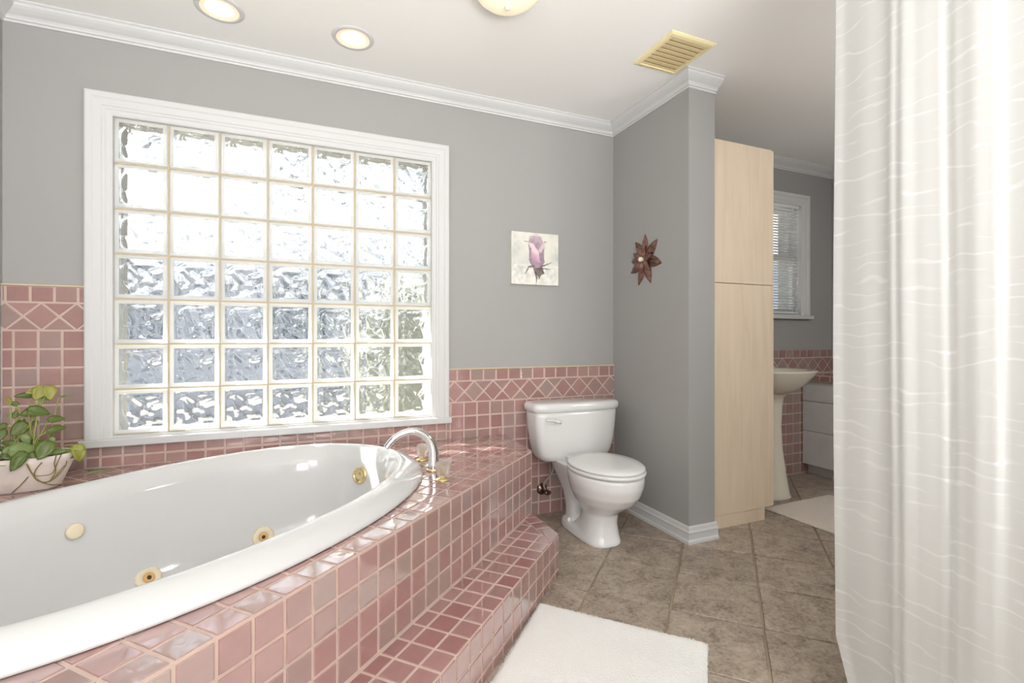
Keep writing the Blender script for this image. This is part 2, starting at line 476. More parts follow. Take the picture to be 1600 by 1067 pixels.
# ------------------------------------------------------------------ tiling
def clip(poly, px, py, nx, ny):
    """keep the side where (p - (px,py)).(nx,ny) >= 0"""
    out = []
    for i in range(len(poly)):
        a, b = poly[i], poly[(i + 1) % len(poly)]
        da = (a[0] - px) * nx + (a[1] - py) * ny; db = (b[0] - px) * nx + (b[1] - py) * ny
        if da >= 0: out.append(a)
        if (da >= 0) != (db >= 0):
            t = da / (da - db); out.append((a[0] + (b[0] - a[0]) * t, a[1] + (b[1] - a[1]) * t))
    return out

def area(poly):
    return 0.5 * sum(poly[i][0] * poly[(i + 1) % len(poly)][1] - poly[(i + 1) % len(poly)][0] * poly[i][1] for i in range(len(poly)))

def tile_prism(bm, poly, th, rnd):
    cx = sum(p[0] for p in poly) / len(poly); cy = sum(p[1] for p in poly) / len(poly)
    n = len(poly)
    rnd = min(rnd, th * 0.75)
    def inset(d):
        out = []
        for i in range(n):
            a, p, b = Vector(poly[i - 1]), Vector(poly[i]), Vector(poly[(i + 1) % n])
            e0 = (p - a); e1 = (b - p)
            if e0.length < 1e-6 or e1.length < 1e-6:
                out.append(p + (Vector((cx, cy)) - p).normalized() * d); continue
            e0.normalize(); e1.normalize()
            n0 = Vector((-e0.y, e0.x)); n1 = Vector((-e1.y, e1.x))
            m = n0 + n1; k = m.dot(n0)
            m = m / k if k > 0.3 else m
            out.append(p + m * d)
        return out
    rs = [[(p[0], p[1], 0) for p in poly], [(p[0], p[1], th - rnd) for p in poly],
          [(p[0], p[1], th - rnd * 0.3) for p in inset(rnd * 0.3)], [(p[0], p[1], th) for p in inset(rnd)]]
    rings(bm, rs, cap0=False)

_tile_cache = {}
def tile_obj(poly, th, rnd, m, parent, mat4, name='tile'):
    if area(poly) < 0: poly = poly[::-1]
    cx = sum(p[0] for p in poly) / len(poly); cy = sum(p[1] for p in poly) / len(poly)
    loc = [(p[0] - cx, p[1] - cy) for p in poly]
    key = (tuple((round(a, 4), round(b, 4)) for a, b in loc), th, rnd, m)
    me = _tile_cache.get(key)
    if me is None:
        bm = bmesh.new(); tile_prism(bm, loc, th, rnd)
        me = bpy.data.meshes.new(name)
        bmesh.ops.recalc_face_normals(bm, faces=bm.faces)
        bm.to_mesh(me); bm.free()
        me.materials.append(M[m])
        _tile_cache[key] = me
    o = bpy.data.objects.new(name, me)
    COL.objects.link(o)
    o.parent = parent
    tilt = Matrix.Rotation(random.uniform(-1, 1) * 0.004, 4, 'X') @ Matrix.Rotation(random.uniform(-1, 1) * 0.004, 4, 'Y')
    o.matrix_local = mat4 @ Matrix.Translation((cx, cy, 0)) @ tilt
    return o

def face_matrix(org, u, v):
    u = Vector(u); v = Vector(v); n = u.cross(v)
    m = Matrix.Identity(4)
    for i in range(3):
        m[i][0] = u[i]; m[i][1] = v[i]; m[i][2] = n[i]; m[i][3] = org[i]
    return m

def tile_grid(us, vs, clips, m, parent, mat4, th=0.0032, rnd=0.0020, g=0.0092, amin=0.00012, reject=None, cuts=None):
    out = []
    for i in range(len(us) - 1):
        for j in range(len(vs) - 1):
            p = [(us[i] + g / 2, vs[j] + g / 2), (us[i + 1] - g / 2, vs[j] + g / 2), (us[i + 1] - g / 2, vs[j + 1] - g / 2), (us[i] + g / 2, vs[j + 1] - g / 2)]
            for c in clips:
                p = clip(p, *c)
                if len(p) < 3: break
            if len(p) < 3 or abs(area(p)) < amin: continue
            if cuts: 
                p = cuts(p)
                if not p or len(p) < 3 or abs(area(p)) < amin: continue
            out.append((p, th, rnd, m, parent, mat4))
    for a in out: tile_obj(*a)
    return len(out)

def diamonds(x0, x1, z0, z1, c0, per, m, parent, mat4, g=0.0080):
    h = (z1 - z0) / 2; zc = (z0 + z1) / 2; hw = per / 2
    q = g * 0.75
    k0 = int(math.floor((x0 - c0) / per)) - 1
    for k in range(k0, k0 + int((x1 - x0) / per) + 4):
        c = c0 + k * per
        cl = [(x0, 0, 1, 0), (x1, 0, -1, 0)]
        for poly in ([(c - hw + q, zc), (c, zc - h + q), (c + hw - q, zc), (c, zc + h - q)],
                     [(c + q * 1.4, z1 - g / 2), (c + hw, zc + q * 1.0), (c + per - q * 1.4, z1 - g / 2)],
                     [(c + q * 1.4, z0 + g / 2), (c + per - q * 1.4, z0 + g / 2), (c + hw, zc - q * 1.0)]):
            p = poly
            for cc in cl:
                p = clip(p, *cc)
                if len(p) < 3: break
            if len(p) < 3 or abs(area(p)) < 0.0001: continue
            tile_obj(p, 0.0032, 0.0022, m, parent, mat4)

def joints(base, pitch, lo, hi):
    k = math.floor((lo - base) / pitch)
    out = [lo]
    k += 1
    while base + k * pitch < hi - 0.004:
        if base + k * pitch > lo + 0.004: out.append(base + k * pitch)
        k += 1
    out.append(hi)
    return out

# ------------------------------------------------------------------ key dimensions
XL, YB, YF, XR, ZC = -1.154, 2.655, -6.2, 3.97, 2.44
XP, YP, XP2 = 1.835, 1.975, 2.012            # partition face, end, far side
BX, BY = 1.04, 2.21                          # deck corner
D = Vector((-0.724, -0.69, 0)).normalized()  # along the deck front, towards the camera
N = Vector((0.69, -0.724, 0)).normalized()   # out of the deck front, into the room
ZD, ZS = 0.505, 0.193                        # deck and step heights
PT = 0.0785
def sp(s, p, z=0.0):
    return Vector((BX, BY, z)) + D * s + N * p
def to_sp(x, y):
    v = Vector((x - BX, y - BY, 0)); return v.dot(D), v.dot(N)

# ------------------------------------------------------------------ room shell
floor = struct(boxo('floor', (XL - 0.2, YF - 0.2, -0.12), (XR + 0.2, YB + 0.2, -0.004), 'floor_grout'), 'taupe slate look tiles laid on the diagonal', 'floor')
fm = face_matrix((BX, BY, -0.006), D, -N)    # u along the deck front, v = -p (so the normal points up)
if Vector(D).cross(-N).z < 0:
    fm = face_matrix((BX, BY, -0.006), -D, -N)
FU = 1 if Vector(D).cross(-N).z > 0 else -1
def f_uv(x, y):
    s, p = to_sp(x, y); return (FU * s, -p)
def halfplane(ax, ay, bx, by):
    """clip plane in floor uv keeping the world side to the left of a->b"""
    a = f_uv(ax, ay); b = f_uv(bx, by)
    nx, ny = -(b[1] - a[1]), (b[0] - a[0])
    return (a[0], a[1], nx, ny)
def floor_tiles():
    vis = [halfplane(XL, YF, XR, YF), halfplane(XR, YF, XR, YB), halfplane(XR, YB, XL, YB), halfplane(XL, YB, XL, YF)]
    us = [FU * (0.27 + 0.3325 * k) for k in range(-16, 15)]
    us.sort()
    vs = sorted(-(0.03 + 0.33 * k) for k in range(0, 15))
    vs += [-0.03 + 0.33 * k for k in range(1, 7)]
    # skip tiles lying wholly under the tub deck
    def cut(p):
        cx = sum(a[0] for a in p) / len(p); cy = sum(a[1] for a in p) / len(p)
        s, q = FU * cx, -cy
        w_ = sp(s, q)
        if q < -0.25 and w_.x < 0.85: return None
        if w_.y < -0.9 or (w_.y < 0.2 and w_.x > 2.2): return None
        # slightly ragged edges
        if len(p) == 4:
            return [(a[0] + random.uniform(-1, 1) * 0.0016, a[1] + random.uniform(-1, 1) * 0.0016) for a in p]
        return p
    return tile_grid(us, vs, vis, 'floor_tile', floor, fm, th=0.0085, rnd=0.003, g=0.009, amin=0.0015, cuts=cut)
floor_tiles()

struct(boxo('ceiling', (XL - 0.2, YF - 0.2, ZC), (XR + 0.2, YB + 0.2, ZC + 0.12), 'ceiling'), 'smooth white painted ceiling', 'ceiling')

WX0, WX1, WZ0, WZ1 = -0.790, 0.640, 0.640, 2.050     # glass block opening
VX0, VX1, VZ0, VZ1 = 2.86, 3.60, 1.255, 2.115        # alcove window opening
bm = bmesh.new()
T = 0.20
box(bm, (XL - 0.2, YB, -0.1), (WX0, YB + T, ZC)); box(bm, (WX1, YB, -0.1), (XP2, YB + T, ZC))
box(bm, (WX0, YB, -0.1), (WX1, YB + T, WZ0)); box(bm, (WX0, YB, WZ1), (WX1, YB + T, ZC))
wall_back = struct(obj('wall_back', bm, 'paint'), 'grey painted wall with pink tile wainscot around the glass block window', 'wall')
bm = bmesh.new()
box(bm, (XP2, YB, -0.1), (VX0, YB + T, ZC)); box(bm, (VX1, YB, -0.1), (XR + 0.2, YB + T, ZC))
box(bm, (VX0, YB, -0.1), (VX1, YB + T, VZ0)); box(bm, (VX0, YB, VZ1), (VX1, YB + T, ZC))
wall_alcove = struct(obj('wall_alcove', bm, 'paint'), 'darker grey wall with pink tile wainscot behind the pedestal sink', 'wall')
struct(boxo('wall_left', (XL - 0.2, YF, -0.1), (XL, YB, ZC), 'paint'), 'grey wall at the left end of the tub', 'wall')
struct(boxo('wall_right', (XR, YF, -0.1), (XR + 0.2, YB, ZC), 'paint'), 'grey wall beyond the vanity drawers', 'wall')
struct(boxo('wall_front', (XL - 0.2, YF - 0.2, -0.1), (XR + 0.2, YF, ZC), 'paint'), 'grey wall behind the viewpoint', 'wall')
struct(boxo('wall_partition', (XP, YP, -0.01), (XP2, YB, ZC), 'paint'), 'short grey partition wall between toilet and tall cabinet', 'wall')
struct(boxo('wall_shower', (1.42, 0.66, -0.01), (2.35, 0.76, ZC), 'paint'), 'stub wall closing the shower behind the curtain', 'wall')
struct(boxo('wall_shower_side', (2.25, YF, -0.01), (2.35, 0.66, ZC), 'white_paint'), 'white side wall inside the shower', 'wall')

# crown moulding and baseboards
CR = [(0, ZC), (0.070, ZC), (0.070, ZC - 0.006), (0.063, ZC - 0.010), (0.060, ZC - 0.018), (0.050, ZC - 0.027), (0.036, ZC - 0.036),
      (0.024, ZC - 0.042), (0.018, ZC - 0.049), (0.016, ZC - 0.056), (0.009, ZC - 0.058), (0.007, ZC - 0.066), (0, ZC - 0.066)]
CR = [(a, z) for a, z in CR]
bm = bmesh.new(); sweep_wall(bm, [(XL, YF), (XL, YB), (XP, YB), (XP, YP), (XP2 + 0.002, YP)], CR)
struct(obj('trim_1', bm, 'white_paint'), 'white crown moulding running along the window wall and partition', 'moulding')
bm = bmesh.new(); sweep_wall(bm, [(XP2, YB), (XR, YB), (XR, YF)], CR)
struct(obj('trim_2', bm, 'white_paint'), 'white crown moulding above the alcove window', 'moulding')
BB = [(0, 0), (0.024, 0), (0.023, 0.016), (0.017, 0.024), (0.016, 0.052), (0.019, 0.056), (0.018, 0.062), (0.012, 0.068), (0.010, 0.080), (0.004, 0.088), (0, 0.088)]
bm = bmesh.new(); sweep_wall(bm, [(XP, YB), (XP, YP), (XP2 + 0.008, YP)], BB)
struct(obj('baseboard_partition', bm, 'white_paint'), 'white moulded baseboard wrapping the end of the partition', 'baseboard')

# ------------------------------------------------------------------ wall tiles
TW = 0.7175
gy = YB - 0.009
bm = bmesh.new()
box(bm, (XL, gy, ZD - 0.02), (-0.880, YB + 0.001, 1.286))
box(bm, (-0.880, gy, ZD - 0.02), (0.719, YB + 0.001, 0.60))
box(bm, (0.719, gy, 0.0), (XP, YB + 0.001, 0.889))
obj('grout_bed', bm, 'grout', wall_back)
WM = face_matrix((0, gy + 0.0005, 0), (1, 0, 0), (0, 0, 1))
# left of the window
tile_grid(joints(-0.905, 0.0785, XL, -0.880), [1.219, 1.288], [], 'tile', wall_back, WM)
diamonds(XL, -0.880, 1.102, 1.219, -1.026, 0.1165, 'tile', wall_back, WM)
tile_grid(joints(-0.958, PT, XL, -0.880), [1.102 - PT * k for k in range(8, -1, -1)], [(0, ZD, 0, 1)], 'tile', wall_back, WM)
# under the sill
tile_grid(joints(0.742, PT, -0.880, 0.719), [ZD, 0.552, 0.600], [], 'tile', wall_back, WM)
# right of the window and behind the toilet
tile_grid(joints(0.781, 0.0782, 0.719, XP), [0.826, 0.892], [], 'tile', wall_back, WM)
diamonds(0.719, XP, 0.706, 0.826, 0.765, 0.1157, 'tile', wall_back, WM)
def cut_deck(p):
    cx = sum(a[0] for a in p) / len(p); cz = sum(a[1] for a in p) / len(p)
    return None if (cx < 1.03 and cz < 0.46) else p
tile_grid(joints(0.742, PT, 0.719, XP), [0.706 - PT * k for k in range(9, -1, -1)], [(0, 0.001, 0, 1)], 'tile', wall_back, WM, cuts=cut_deck)
bm = bmesh.new(); box(bm, (XL, gy - 0.005, 1.288), (-0.880, YB, 1.293), 0.001); box(bm, (0.719, gy - 0.005, 0.892), (XP, YB, 0.897), 0.001)
obj('tile_edging', bm, 'cream_caulk', wall_back)
# alcove
bm = bmesh.new(); box(bm, (2.6, gy, 0.0), (XR, YB + 0.001, 0.977))
obj('grout_bed', bm, 'grout', wall_alcove)
tile_grid(joints(3.345, 0.079, 2.6, XR), [0.914, 0.980], [], 'tile', wall_alcove, WM)
diamonds(2.6, XR, 0.794, 0.914, 3.385, 0.1157, 'tile', wall_alcove, WM)
def cut_van(p):
    cx = sum(a[0] for a in p) / len(p); cz = sum(a[1] for a in p) / len(p)
    return None if (cx > 3.68 and cz < 0.72) else p
tile_grid(joints(3.345, 0.079, 2.6, XR), [0.794 - PT * k for k in range(10, -1, -1)], [], 'tile', wall_alcove, WM, cuts=cut_van)

# ------------------------------------------------------------------ glass block window
win = bpy.data.objects.new('window_1', None); COL.objects.link(win); win.location = (0, YB, WZ0)
struct(win, 'large seven by seven glass block window with white frame', 'window')
def wparent(o): 
    o.parent = win; o.matrix_parent_inverse = Matrix.Translation((0, -YB, -WZ0)); return o
pxw, pzw = (WX1 - WX0) / 7.0, (WZ1 - WZ0) / 7.0
BYF = YB + 0.012                        # room face of the blocks
def wave(x, z, ph):
    v = Vector((x * 15 + ph, z * 15 - ph * 0.7, ph))
    v = v + 0.5 * Vector((noise.noise(v * 0.8 + Vector((9, 0, 0))), noise.noise(v * 0.8 + Vector((0, 9, 0))), 0))
    a = noise.noise(v)
    b = noise.noise(v * 1.9 + Vector((5, 3, 1)))
    return (1 - abs(a) * 2.6) * 0.7 + b * 0.28
def block_mesh():
    bm = bmesh.new()
    w_, h_ = pxw - 0.0075, pzw - 0.0075
    dpt = 0.075
    K = 34
    xs = [-w_ / 2 + w_ * i / K for i in range(K + 1)]
    zs = [-h_ / 2 + h_ * i / K for i in range(K + 1)]
    def layer(y, sgn, ph):
        g = []
        for i, x in enumerate(xs):
            row = []
            for j, z in enumerate(zs):
                e = min(w_ / 2 - abs(x), h_ / 2 - abs(z))
                if e < 0.004: d = -0.004
                elif e < 0.016: d = 0.0
                else:
                    k = min(1.0, (e - 0.016) / 0.008)
                    d = k * (-0.004 + 0.0125 * wave(x, z, ph))
                row.append(bm.verts.new((x, y + sgn * d, z)))
            g.append(row)
        return g
    A = layer(0.0, -1, 1.7)
    B_ = layer(dpt, 1, 4.9)
    for g in (A, B_):
        for i in range(K):
            for j in range(K):
                bm.faces.new((g[i][j], g[i + 1][j], g[i + 1][j + 1], g[i][j + 1]))
    def rim(g): return [g[i][0] for i in range(K + 1)] + [g[K][j] for j in range(1, K + 1)] + [g[i][K] for i in range(K - 1, -1, -1)] + [g[0][j] for j in range(K - 1, 0, -1)]
    ra, rb = rim(A), rim(B_)
    for i in range(len(ra)):
        bm.faces.new((ra[i], ra[(i + 1) % len(ra)], rb[(i + 1) % len(ra)], rb[i]))
    bmesh.ops.recalc_face_normals(bm, faces=bm.faces)
    me = bpy.data.meshes.new('glass_block'); bm.to_mesh(me); bm.free()
    me.materials.append(M['block']); me.materials.append(M['block_rim'])
    for p in me.polygons:
        p.use_smooth = abs(p.normal.y) > 0.5
        e = min(w_ / 2 - abs(p.center.x), h_ / 2 - abs(p.center.z))
        if e < 0.019 and p.center.y < 0.02 and abs(p.normal.y) > 0.3: p.material_index = 1
    return me
bme = block_mesh()
for i in range(7):
    for j in range(7):
        o = bpy.data.objects.new('glass_block', bme); COL.objects.link(o); wparent(o)
        o.location = (WX0 + pxw * (i + 0.5), BYF, WZ0 + pzw * (j + 0.5))
bm = bmesh.new()
for i in range(8):
    x = WX0 + pxw * i
    box(bm, (x - 0.0036, BYF + 0.001, WZ0), (x + 0.0036, BYF + 0.072, WZ1))
for j in range(8):
    z = WZ0 + pzw * j
    for i in range(7):
        box(bm, (WX0 + pxw * i + 0.0036, BYF + 0.0015, z - 0.0036), (WX0 + pxw * (i + 1) - 0.0036, BYF + 0.071, z + 0.0036))
wparent(obj('mortar_joint', bm, 'mortar'))
CAS = [(-0.004, -0.02), (-0.004, 0.008), (0.004, 0.012), (0.018, 0.013), (0.022, 0.017), (0.030, 0.018), (0.034, 0.022), (0.060, 0.024), (0.066, 0.029), (0.084, 0.030), (0.090, 0.027), (0.090, 0.0), (0.03, 0.0)]
CAS = CAS[:-1]
bm = bmesh.new(); frame_sweep(bm, WX0, WX1, 0.630, WZ1, YB, CAS)
wparent(obj('window_frame', bm, 'white_paint'))
bm = bmesh.new(); box(bm, (-0.897, YB - 0.040, 0.597), (0.742, YB - 0.002, 0.630), 0.004)
box(bm, (WX0, YB - 0.004, 0.616), (WX1, YB + 0.09, 0.6395))
wparent(obj('window_sill', bm, 'white_paint'))

# ------------------------------------------------------------------ tub deck
deck = thing('tub_deck', 'raised pink tiled deck around the oval white bathtub under the window', 'tub deck', (BX, BY, 0))
DI = Matrix.Translation((-BX, -BY, 0))
XE = 1.075                                    # right end of the deck at the wall
def deck_poly(off=0.0, ex=0.0):
    c = sp(0, 0)
    far_s = (c.x - XL) / -D.x
    l = sp(far_s, 0)
    return [(c.x, c.y), (XE, YB - 0.008), (XL, YB - 0.008), (XL, l.y)]
# tub ellipse, in deck coordinates
TS, TP, TA, TB = 1.272, -0.678, 0.935, 0.5925
def ell_cut(scale):
    def f(p):
        out = p
        cx = sum(q[0] for q in p) / len(p); cy = sum(q[1] for q in p) / len(p)
        s, q = FU * cx, -cy
        ex, ey = (s - TS) / TA, (q - TP) / TB
        r = math.hypot(ex, ey)
        if r < 0.80: return None
        k = scale / r
        ts, tp = TS + ex * TA * k, TP + ey * TB * k
        nx, ny = ex / TA, ey / TB
        return clip(out, FU * ts, -tp, FU * nx, -ny)
    return f
th = 0.0022
bm = bmesh.new()
# deck body as a hollow box: a top ring slab around the tub hole, plus front and end walls
dp = deck_poly()
K = 72
inner = [sp(TS + TA * 0.93 * math.cos(2 * PI * i / K), TP + TB * 0.93 * math.sin(2 * PI * i / K)) for i in range(K)]
def outer_hit(c, d):
    best = 1e9
    for i in range(4):
        a = Vector(dp[i]); b = Vector(dp[(i + 1) % 4]); e = b - a
        den = d.x * e.y - d.y * e.x
        if abs(den) < 1e-9: continue
        t = ((a.x - c.x) * e.y - (a.y - c.y) * e.x) / den
        u = ((a.x - c.x) * d.y - (a.y - c.y) * d.x) / den
        if t > 0 and -1e-6 <= u <= 1 + 1e-6: best = min(best, t)
    return c + d * best
cen = sp(TS, TP).to_2d()
ang = sorted({math.atan2(p.y - cen.y, p.x - cen.x) for p in inner} | {math.atan2(q[1] - cen.y, q[0] - cen.x) for q in dp})
ri, ro = [], []
for a in ang:
    d = Vector((math.cos(a), math.sin(a)))
    # inner ellipse radius along d
    ds, dpn = Vector((d.x, d.y, 0)).dot(D), Vector((d.x, d.y, 0)).dot(N)
    r = 0.93 / math.sqrt((ds / TA) ** 2 + (dpn / TB) ** 2)
    ri.append(cen + d * r); ro.append(outer_hit(cen, d))
zt = ZD - th
n_ = len(ang)
A1 = [bm.verts.new((p.x, p.y, zt)) for p in ri]; B1 = [bm.verts.new((p.x, p.y, zt)) for p in ro]
A0 = [bm.verts.new((p.x, p.y, zt - 0.02)) for p in ri]; B0 = [bm.verts.new((p.x, p.y, 0.0)) for p in ro]
B2 = [bm.verts.new((p.x, p.y, zt - 0.02)) for p in [r_ + (c_ - r_) * 0.02 for r_, c_ in zip(ro, [cen] * n_)]]
for i in range(n_):
    j = (i + 1) % n_
    bm.faces.new((A1[i], A1[j], B1[j], B1[i])); bm.faces.new((A1[i], A0[i], A0[j], A1[j]))
    bm.faces.new((B1[i], B1[j], B0[j], B0[i])); bm.faces.new((A0[i], B2[i], B2[j], A0[j]))
o = obj('deck_body', bm, 'grout', deck); o.matrix_parent_inverse = DI
# top tiles
fmt = DI @ face_matrix((BX, BY, zt), FU * D, -N)
dclips = []
for i in range(4):
    a, b = dp[i], dp[(i + 1) % 4]
    dclips.append(halfplane(a[0], a[1], b[0], b[1]))
# keep a trim row of tiles along the short right end
e0, e1 = Vector((BX, BY)), Vector((XE, YB - 0.008))
ed = (e1 - e0).normalized(); en = Vector((-ed.y, ed.x))     # points into the deck
trim_a = e0 + en * 0.075
a_ = f_uv(trim_a.x, trim_a.y); b_ = f_uv(trim_a.x + ed.x, trim_a.y + ed.y)
end_clip = (a_[0], a_[1], -(b_[1] - a_[1]), b_[0] - a_[0])
far_s = 2.75
us = sorted(FU * (0.008 + PT * k) for k in range(-8, 36))
vs = [-0.012, 0.070] + [0.070 + PT * k for k in range(1, 26)]
vs[0] = -0.004
tile_grid(us, vs, dclips + [end_clip], 'tile', deck, fmt, th=th, cuts=ell_cut(0.965))
# end trim tiles, laid square to the short end
em = DI @ face_matrix((BX, BY, zt), (ed.x, ed.y, 0), (en.x, en.y, 0))
du_, dv_ = D.dot(Vector((ed.x, ed.y, 0))), D.dot(Vector((en.x, en.y, 0)))
nx_, ny_ = -dv_, du_
if nx_ * 0.1 + ny_ * 0.05 < 0: nx_, ny_ = -nx_, -ny_
tile_grid([-0.1, -0.012] + [0.050 + PT * k for k in range(0, 5)] + [0.445], [-0.003, 0.075], [(0.0, 0.0, nx_, ny_), (0.440, 0, -1, 0)], 'tile', deck, em, th=th)
# front tiles
fm2 = DI @ face_matrix((BX, BY, 0), -D, (0, 0, 1))
fm2 = DI @ face_matrix((BX, BY, 0), -D, (0, 0, 1)) if (-D).cross(Vector((0, 0, 1))).dot(N) > 0 else DI @ face_matrix((BX, BY, 0), D, (0, 0, 1))
SG = -1 if (-D).cross(Vector((0, 0, 1))).dot(N) > 0 else 1
zj = [ZD - 0.010 - 0.078 * k for k in range(3, -1, -1)]
zrows = [ZS] + [ZS + 0.0765 * k for k in (1, 2, 3)] + [ZD - 0.002]
ufr = sorted(SG * (0.008 + PT * k) for k in range(0, 36))
ufr = [min(max(x, -2.6), 2.6) for x in ufr]
tile_grid(sorted(set([SG * 0.0] + ufr[:34] if SG > 0 else ufr + [0.0])), zrows, [(0, ZD - 0.010, 0, -1), (SG * 0.001, 0, SG, 0)], 'tile', deck, fm2, th=0.0030)
# end face tiles (towards the toilet)
em2 = DI @ face_matrix((BX, BY, 0), (ed.x, ed.y, 0), (0, 0, 1))
tile_grid([0.002] + [0.045 + PT * k for k in range(0, 5)] + [0.44], [0.0, 0.036, 0.114] + zrows, [(0, ZD - 0.010, 0, -1)], 'tile', deck, em2, th=0.0030)

# the 300 deck tiles that show largest stay single parts, the rest become one part
def merge_rest(parent, most=300):
    F_ = Vector((math.sin(YAW), math.cos(YAW), 0)); R_ = Vector((F_.y, -F_.x, 0)); eye = Vector((0, 0, 1.07))
    bpy.context.view_layer.update()
    rank = []
    for o in [o for o in parent.children if o.name.split('.')[0] == 'tile']:
        mw = o.matrix_world; c = mw.translation - eye
        n = (mw.to_3x3() @ Vector((0, 0, 1))).normalized()
        f, r = c.dot(F_), c.dot(R_)
        ar = sum(p.area for p in o.data.polygons if p.normal.z > 0.9)
        show = ar * max(0.0, -n.dot(c.normalized())) / c.length_squared
        if f < 0.1 or abs(r / f) > 1.12 or abs(c.z / f) > 0.76: show *= 1e-4
        rank.append((show, o))
    rank.sort(key=lambda a: -a[0])
    rest = [o for _, o in rank[most:]]
    if not rest: return
    bm = bmesh.new()
    pi = parent.matrix_world.inverted()
    for o in rest:
        k0 = len(bm.verts)
        bm.from_mesh(o.data)
        bm.verts.ensure_lookup_table()
        m4 = pi @ o.matrix_world
        for v in bm.verts[k0:]: v.co = m4 @ v.co
    m_ = rest[0].data.materials[0]
    for o in rest: bpy.data.objects.remove(o)
    me = bpy.data.meshes.new('tile_field'); bm.to_mesh(me); bm.free()
    r_ = link('tile_field', me, m_, parent); r_['kind'] = 'stuff'
merge_rest(deck)

# ------------------------------------------------------------------ step
step = thing('tiled_step', 'low pink tiled step along the front of the tub deck', 'step', (BX, BY, 0))
SW = 0.203
far = sp(2.75, 0)
def xclip(p):   # the step ends square to the back wall, flush with the deck corner
    return p
sc0 = sp(0, 0); 
# corner where the line x = BX + 0.005 meets the outer edge
k_ = (0.0 - SW * N.x) / D.x
co = sp(k_, SW)
foot = [(BX, BY), (far.x, far.y), (sp(2.75, SW).x, sp(2.75, SW).y), (co.x, co.y)]
bm = bmesh.new()
zst = ZS - th
lo = [bm.verts.new((x, y, 0)) for x, y in foot]; hi = [bm.verts.new((x, y, zst)) for x, y in foot]
bm.faces.new(hi); bm.faces.new(lo[::-1])
for i in range(4): bm.faces.new((lo[i], lo[(i + 1) % 4], hi[(i + 1) % 4], hi[i]))
o = obj('step_body', bm, 'grout', step); o.matrix_parent_inverse = DI
st_m = DI @ face_matrix((BX, BY, zst), FU * D, -N)
ws = 0.074
def hp2(px_, py_, qx, qy, inside):
    a = f_uv(px_, py_); b = f_uv(qx, qy); c = f_uv(*inside)
    nx, ny = -(b[1] - a[1]), (b[0] - a[0])
    if (c[0] - a[0]) * nx + (c[1] - a[1]) * ny < 0: nx, ny = -nx, -ny
    return (a[0], a[1], nx, ny)
mid = sp(1.0, 0.1)
mid = (mid.x, mid.y)
step_end = hp2(BX - ws, BY, BX - ws, BY - 1, mid)
vst = sorted([-SW - 0.004, -0.135, -0.056, -0.0055])
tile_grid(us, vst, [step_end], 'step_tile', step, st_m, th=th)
# end trim row parallel to the short end
stm2 = DI @ face_matrix((BX, BY, zst), (0, -1, 0), (1, 0, 0))
ln = BY - co.y
inn = hp2
# local frame: u runs towards the camera (-Y), v towards +X
def loc2(x, y): return (BY - y, x - BX)
def clip_world(ax, ay, bx, by, inside):
    a = loc2(ax, ay); b = loc2(bx, by); c = loc2(*inside)
    nx, ny = -(b[1] - a[1]), (b[0] - a[0])
    if (c[0] - a[0]) * nx + (c[1] - a[1]) * ny < 0: nx, ny = -nx, -ny
    return (a[0], a[1], nx, ny)
ii = (BX - 0.03, BY - ln * 0.5)
q0, q1 = sp(0, 0.004), sp(1, 0.004); r0, r1 = sp(0, SW + 0.003), sp(1, SW + 0.003)
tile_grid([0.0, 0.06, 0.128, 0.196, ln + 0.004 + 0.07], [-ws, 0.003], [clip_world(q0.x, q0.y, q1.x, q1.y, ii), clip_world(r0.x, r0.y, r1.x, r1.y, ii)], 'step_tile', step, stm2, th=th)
# riser
rm = DI @ face_matrix(tuple(sp(0, SW)), -D if SG < 0 else D, (0, 0, 1))
ur = sorted(SG * (0.008 + PT * k) for k in range(-3, 35))
tile_grid(ur, [0.0, 0.036, 0.1125, ZS - 0.002], [(SG * k_, 0, SG, 0), (0, ZS - 0.010, 0, -1)], 'tile', step, rm, th=0.0030)
sm_ = DI @ face_matrix((co.x, co.y, 0), (0, 1, 0), (0, 0, 1))
tile_grid([0.0, 0.074, 0.152, 0.23, ln], [0.0, 0.036, 0.1125, ZS - 0.002], [(0, ZS - 0.010, 0, -1)], 'tile', step, sm_, th=0.0030)

# ------------------------------------------------------------------ bathtub
tub = thing('bathtub', 'large oval white jetted bathtub set in the pink tiled deck', 'bathtub', tuple(sp(TS, TP, ZD)))
TI = Matrix.Translation(-sp(TS, TP, ZD))
K = 160
TQ = 2 / 2.15
def tub_ring(off, z, bow=0.0):
    r = []
    for i in range(K):
        t = 2 * PI * i / K
        a = TA - off; b = TB - off
        c_, s_ = math.cos(t), math.sin(t)
        r.append(sp(TS + a * math.copysign(abs(c_) ** TQ, c_), TP + b * math.copysign(abs(s_) ** TQ, s_), z))
    return r
prof = [(0.003, ZD + 0.0015), (0.0, ZD + 0.004), (0.0, ZD + 0.010), (0.004, ZD + 0.017), (0.014, ZD + 0.026), (0.032, ZD + 0.037), (0.052, ZD + 0.046), (0.070, ZD + 0.052),
        (0.082, ZD + 0.054), (0.092, ZD + 0.053), (0.101, ZD + 0.049), (0.110, ZD + 0.040), (0.122, ZD + 0.018), (0.131, ZD + 0.002), (0.136, ZD - 0.008), (0.140, ZD - 0.022), (0.146, ZD - 0.06), (0.158, ZD - 0.13),
        (0.180, ZD - 0.24), (0.205, ZD - 0.32), (0.235, ZD - 0.365), (0.28, ZD - 0.39), (0.35, ZD - 0.398), (0.45, ZD - 0.402), (0.54, ZD - 0.403)]
bm = bmesh.new(); rings(bm, [tub_ring(a, z) for a, z in prof], cap0=False, cap1=True)
o = obj('tub_shell', bm, 'acrylic', tub, smooth=True); o.matrix_parent_inverse = TI
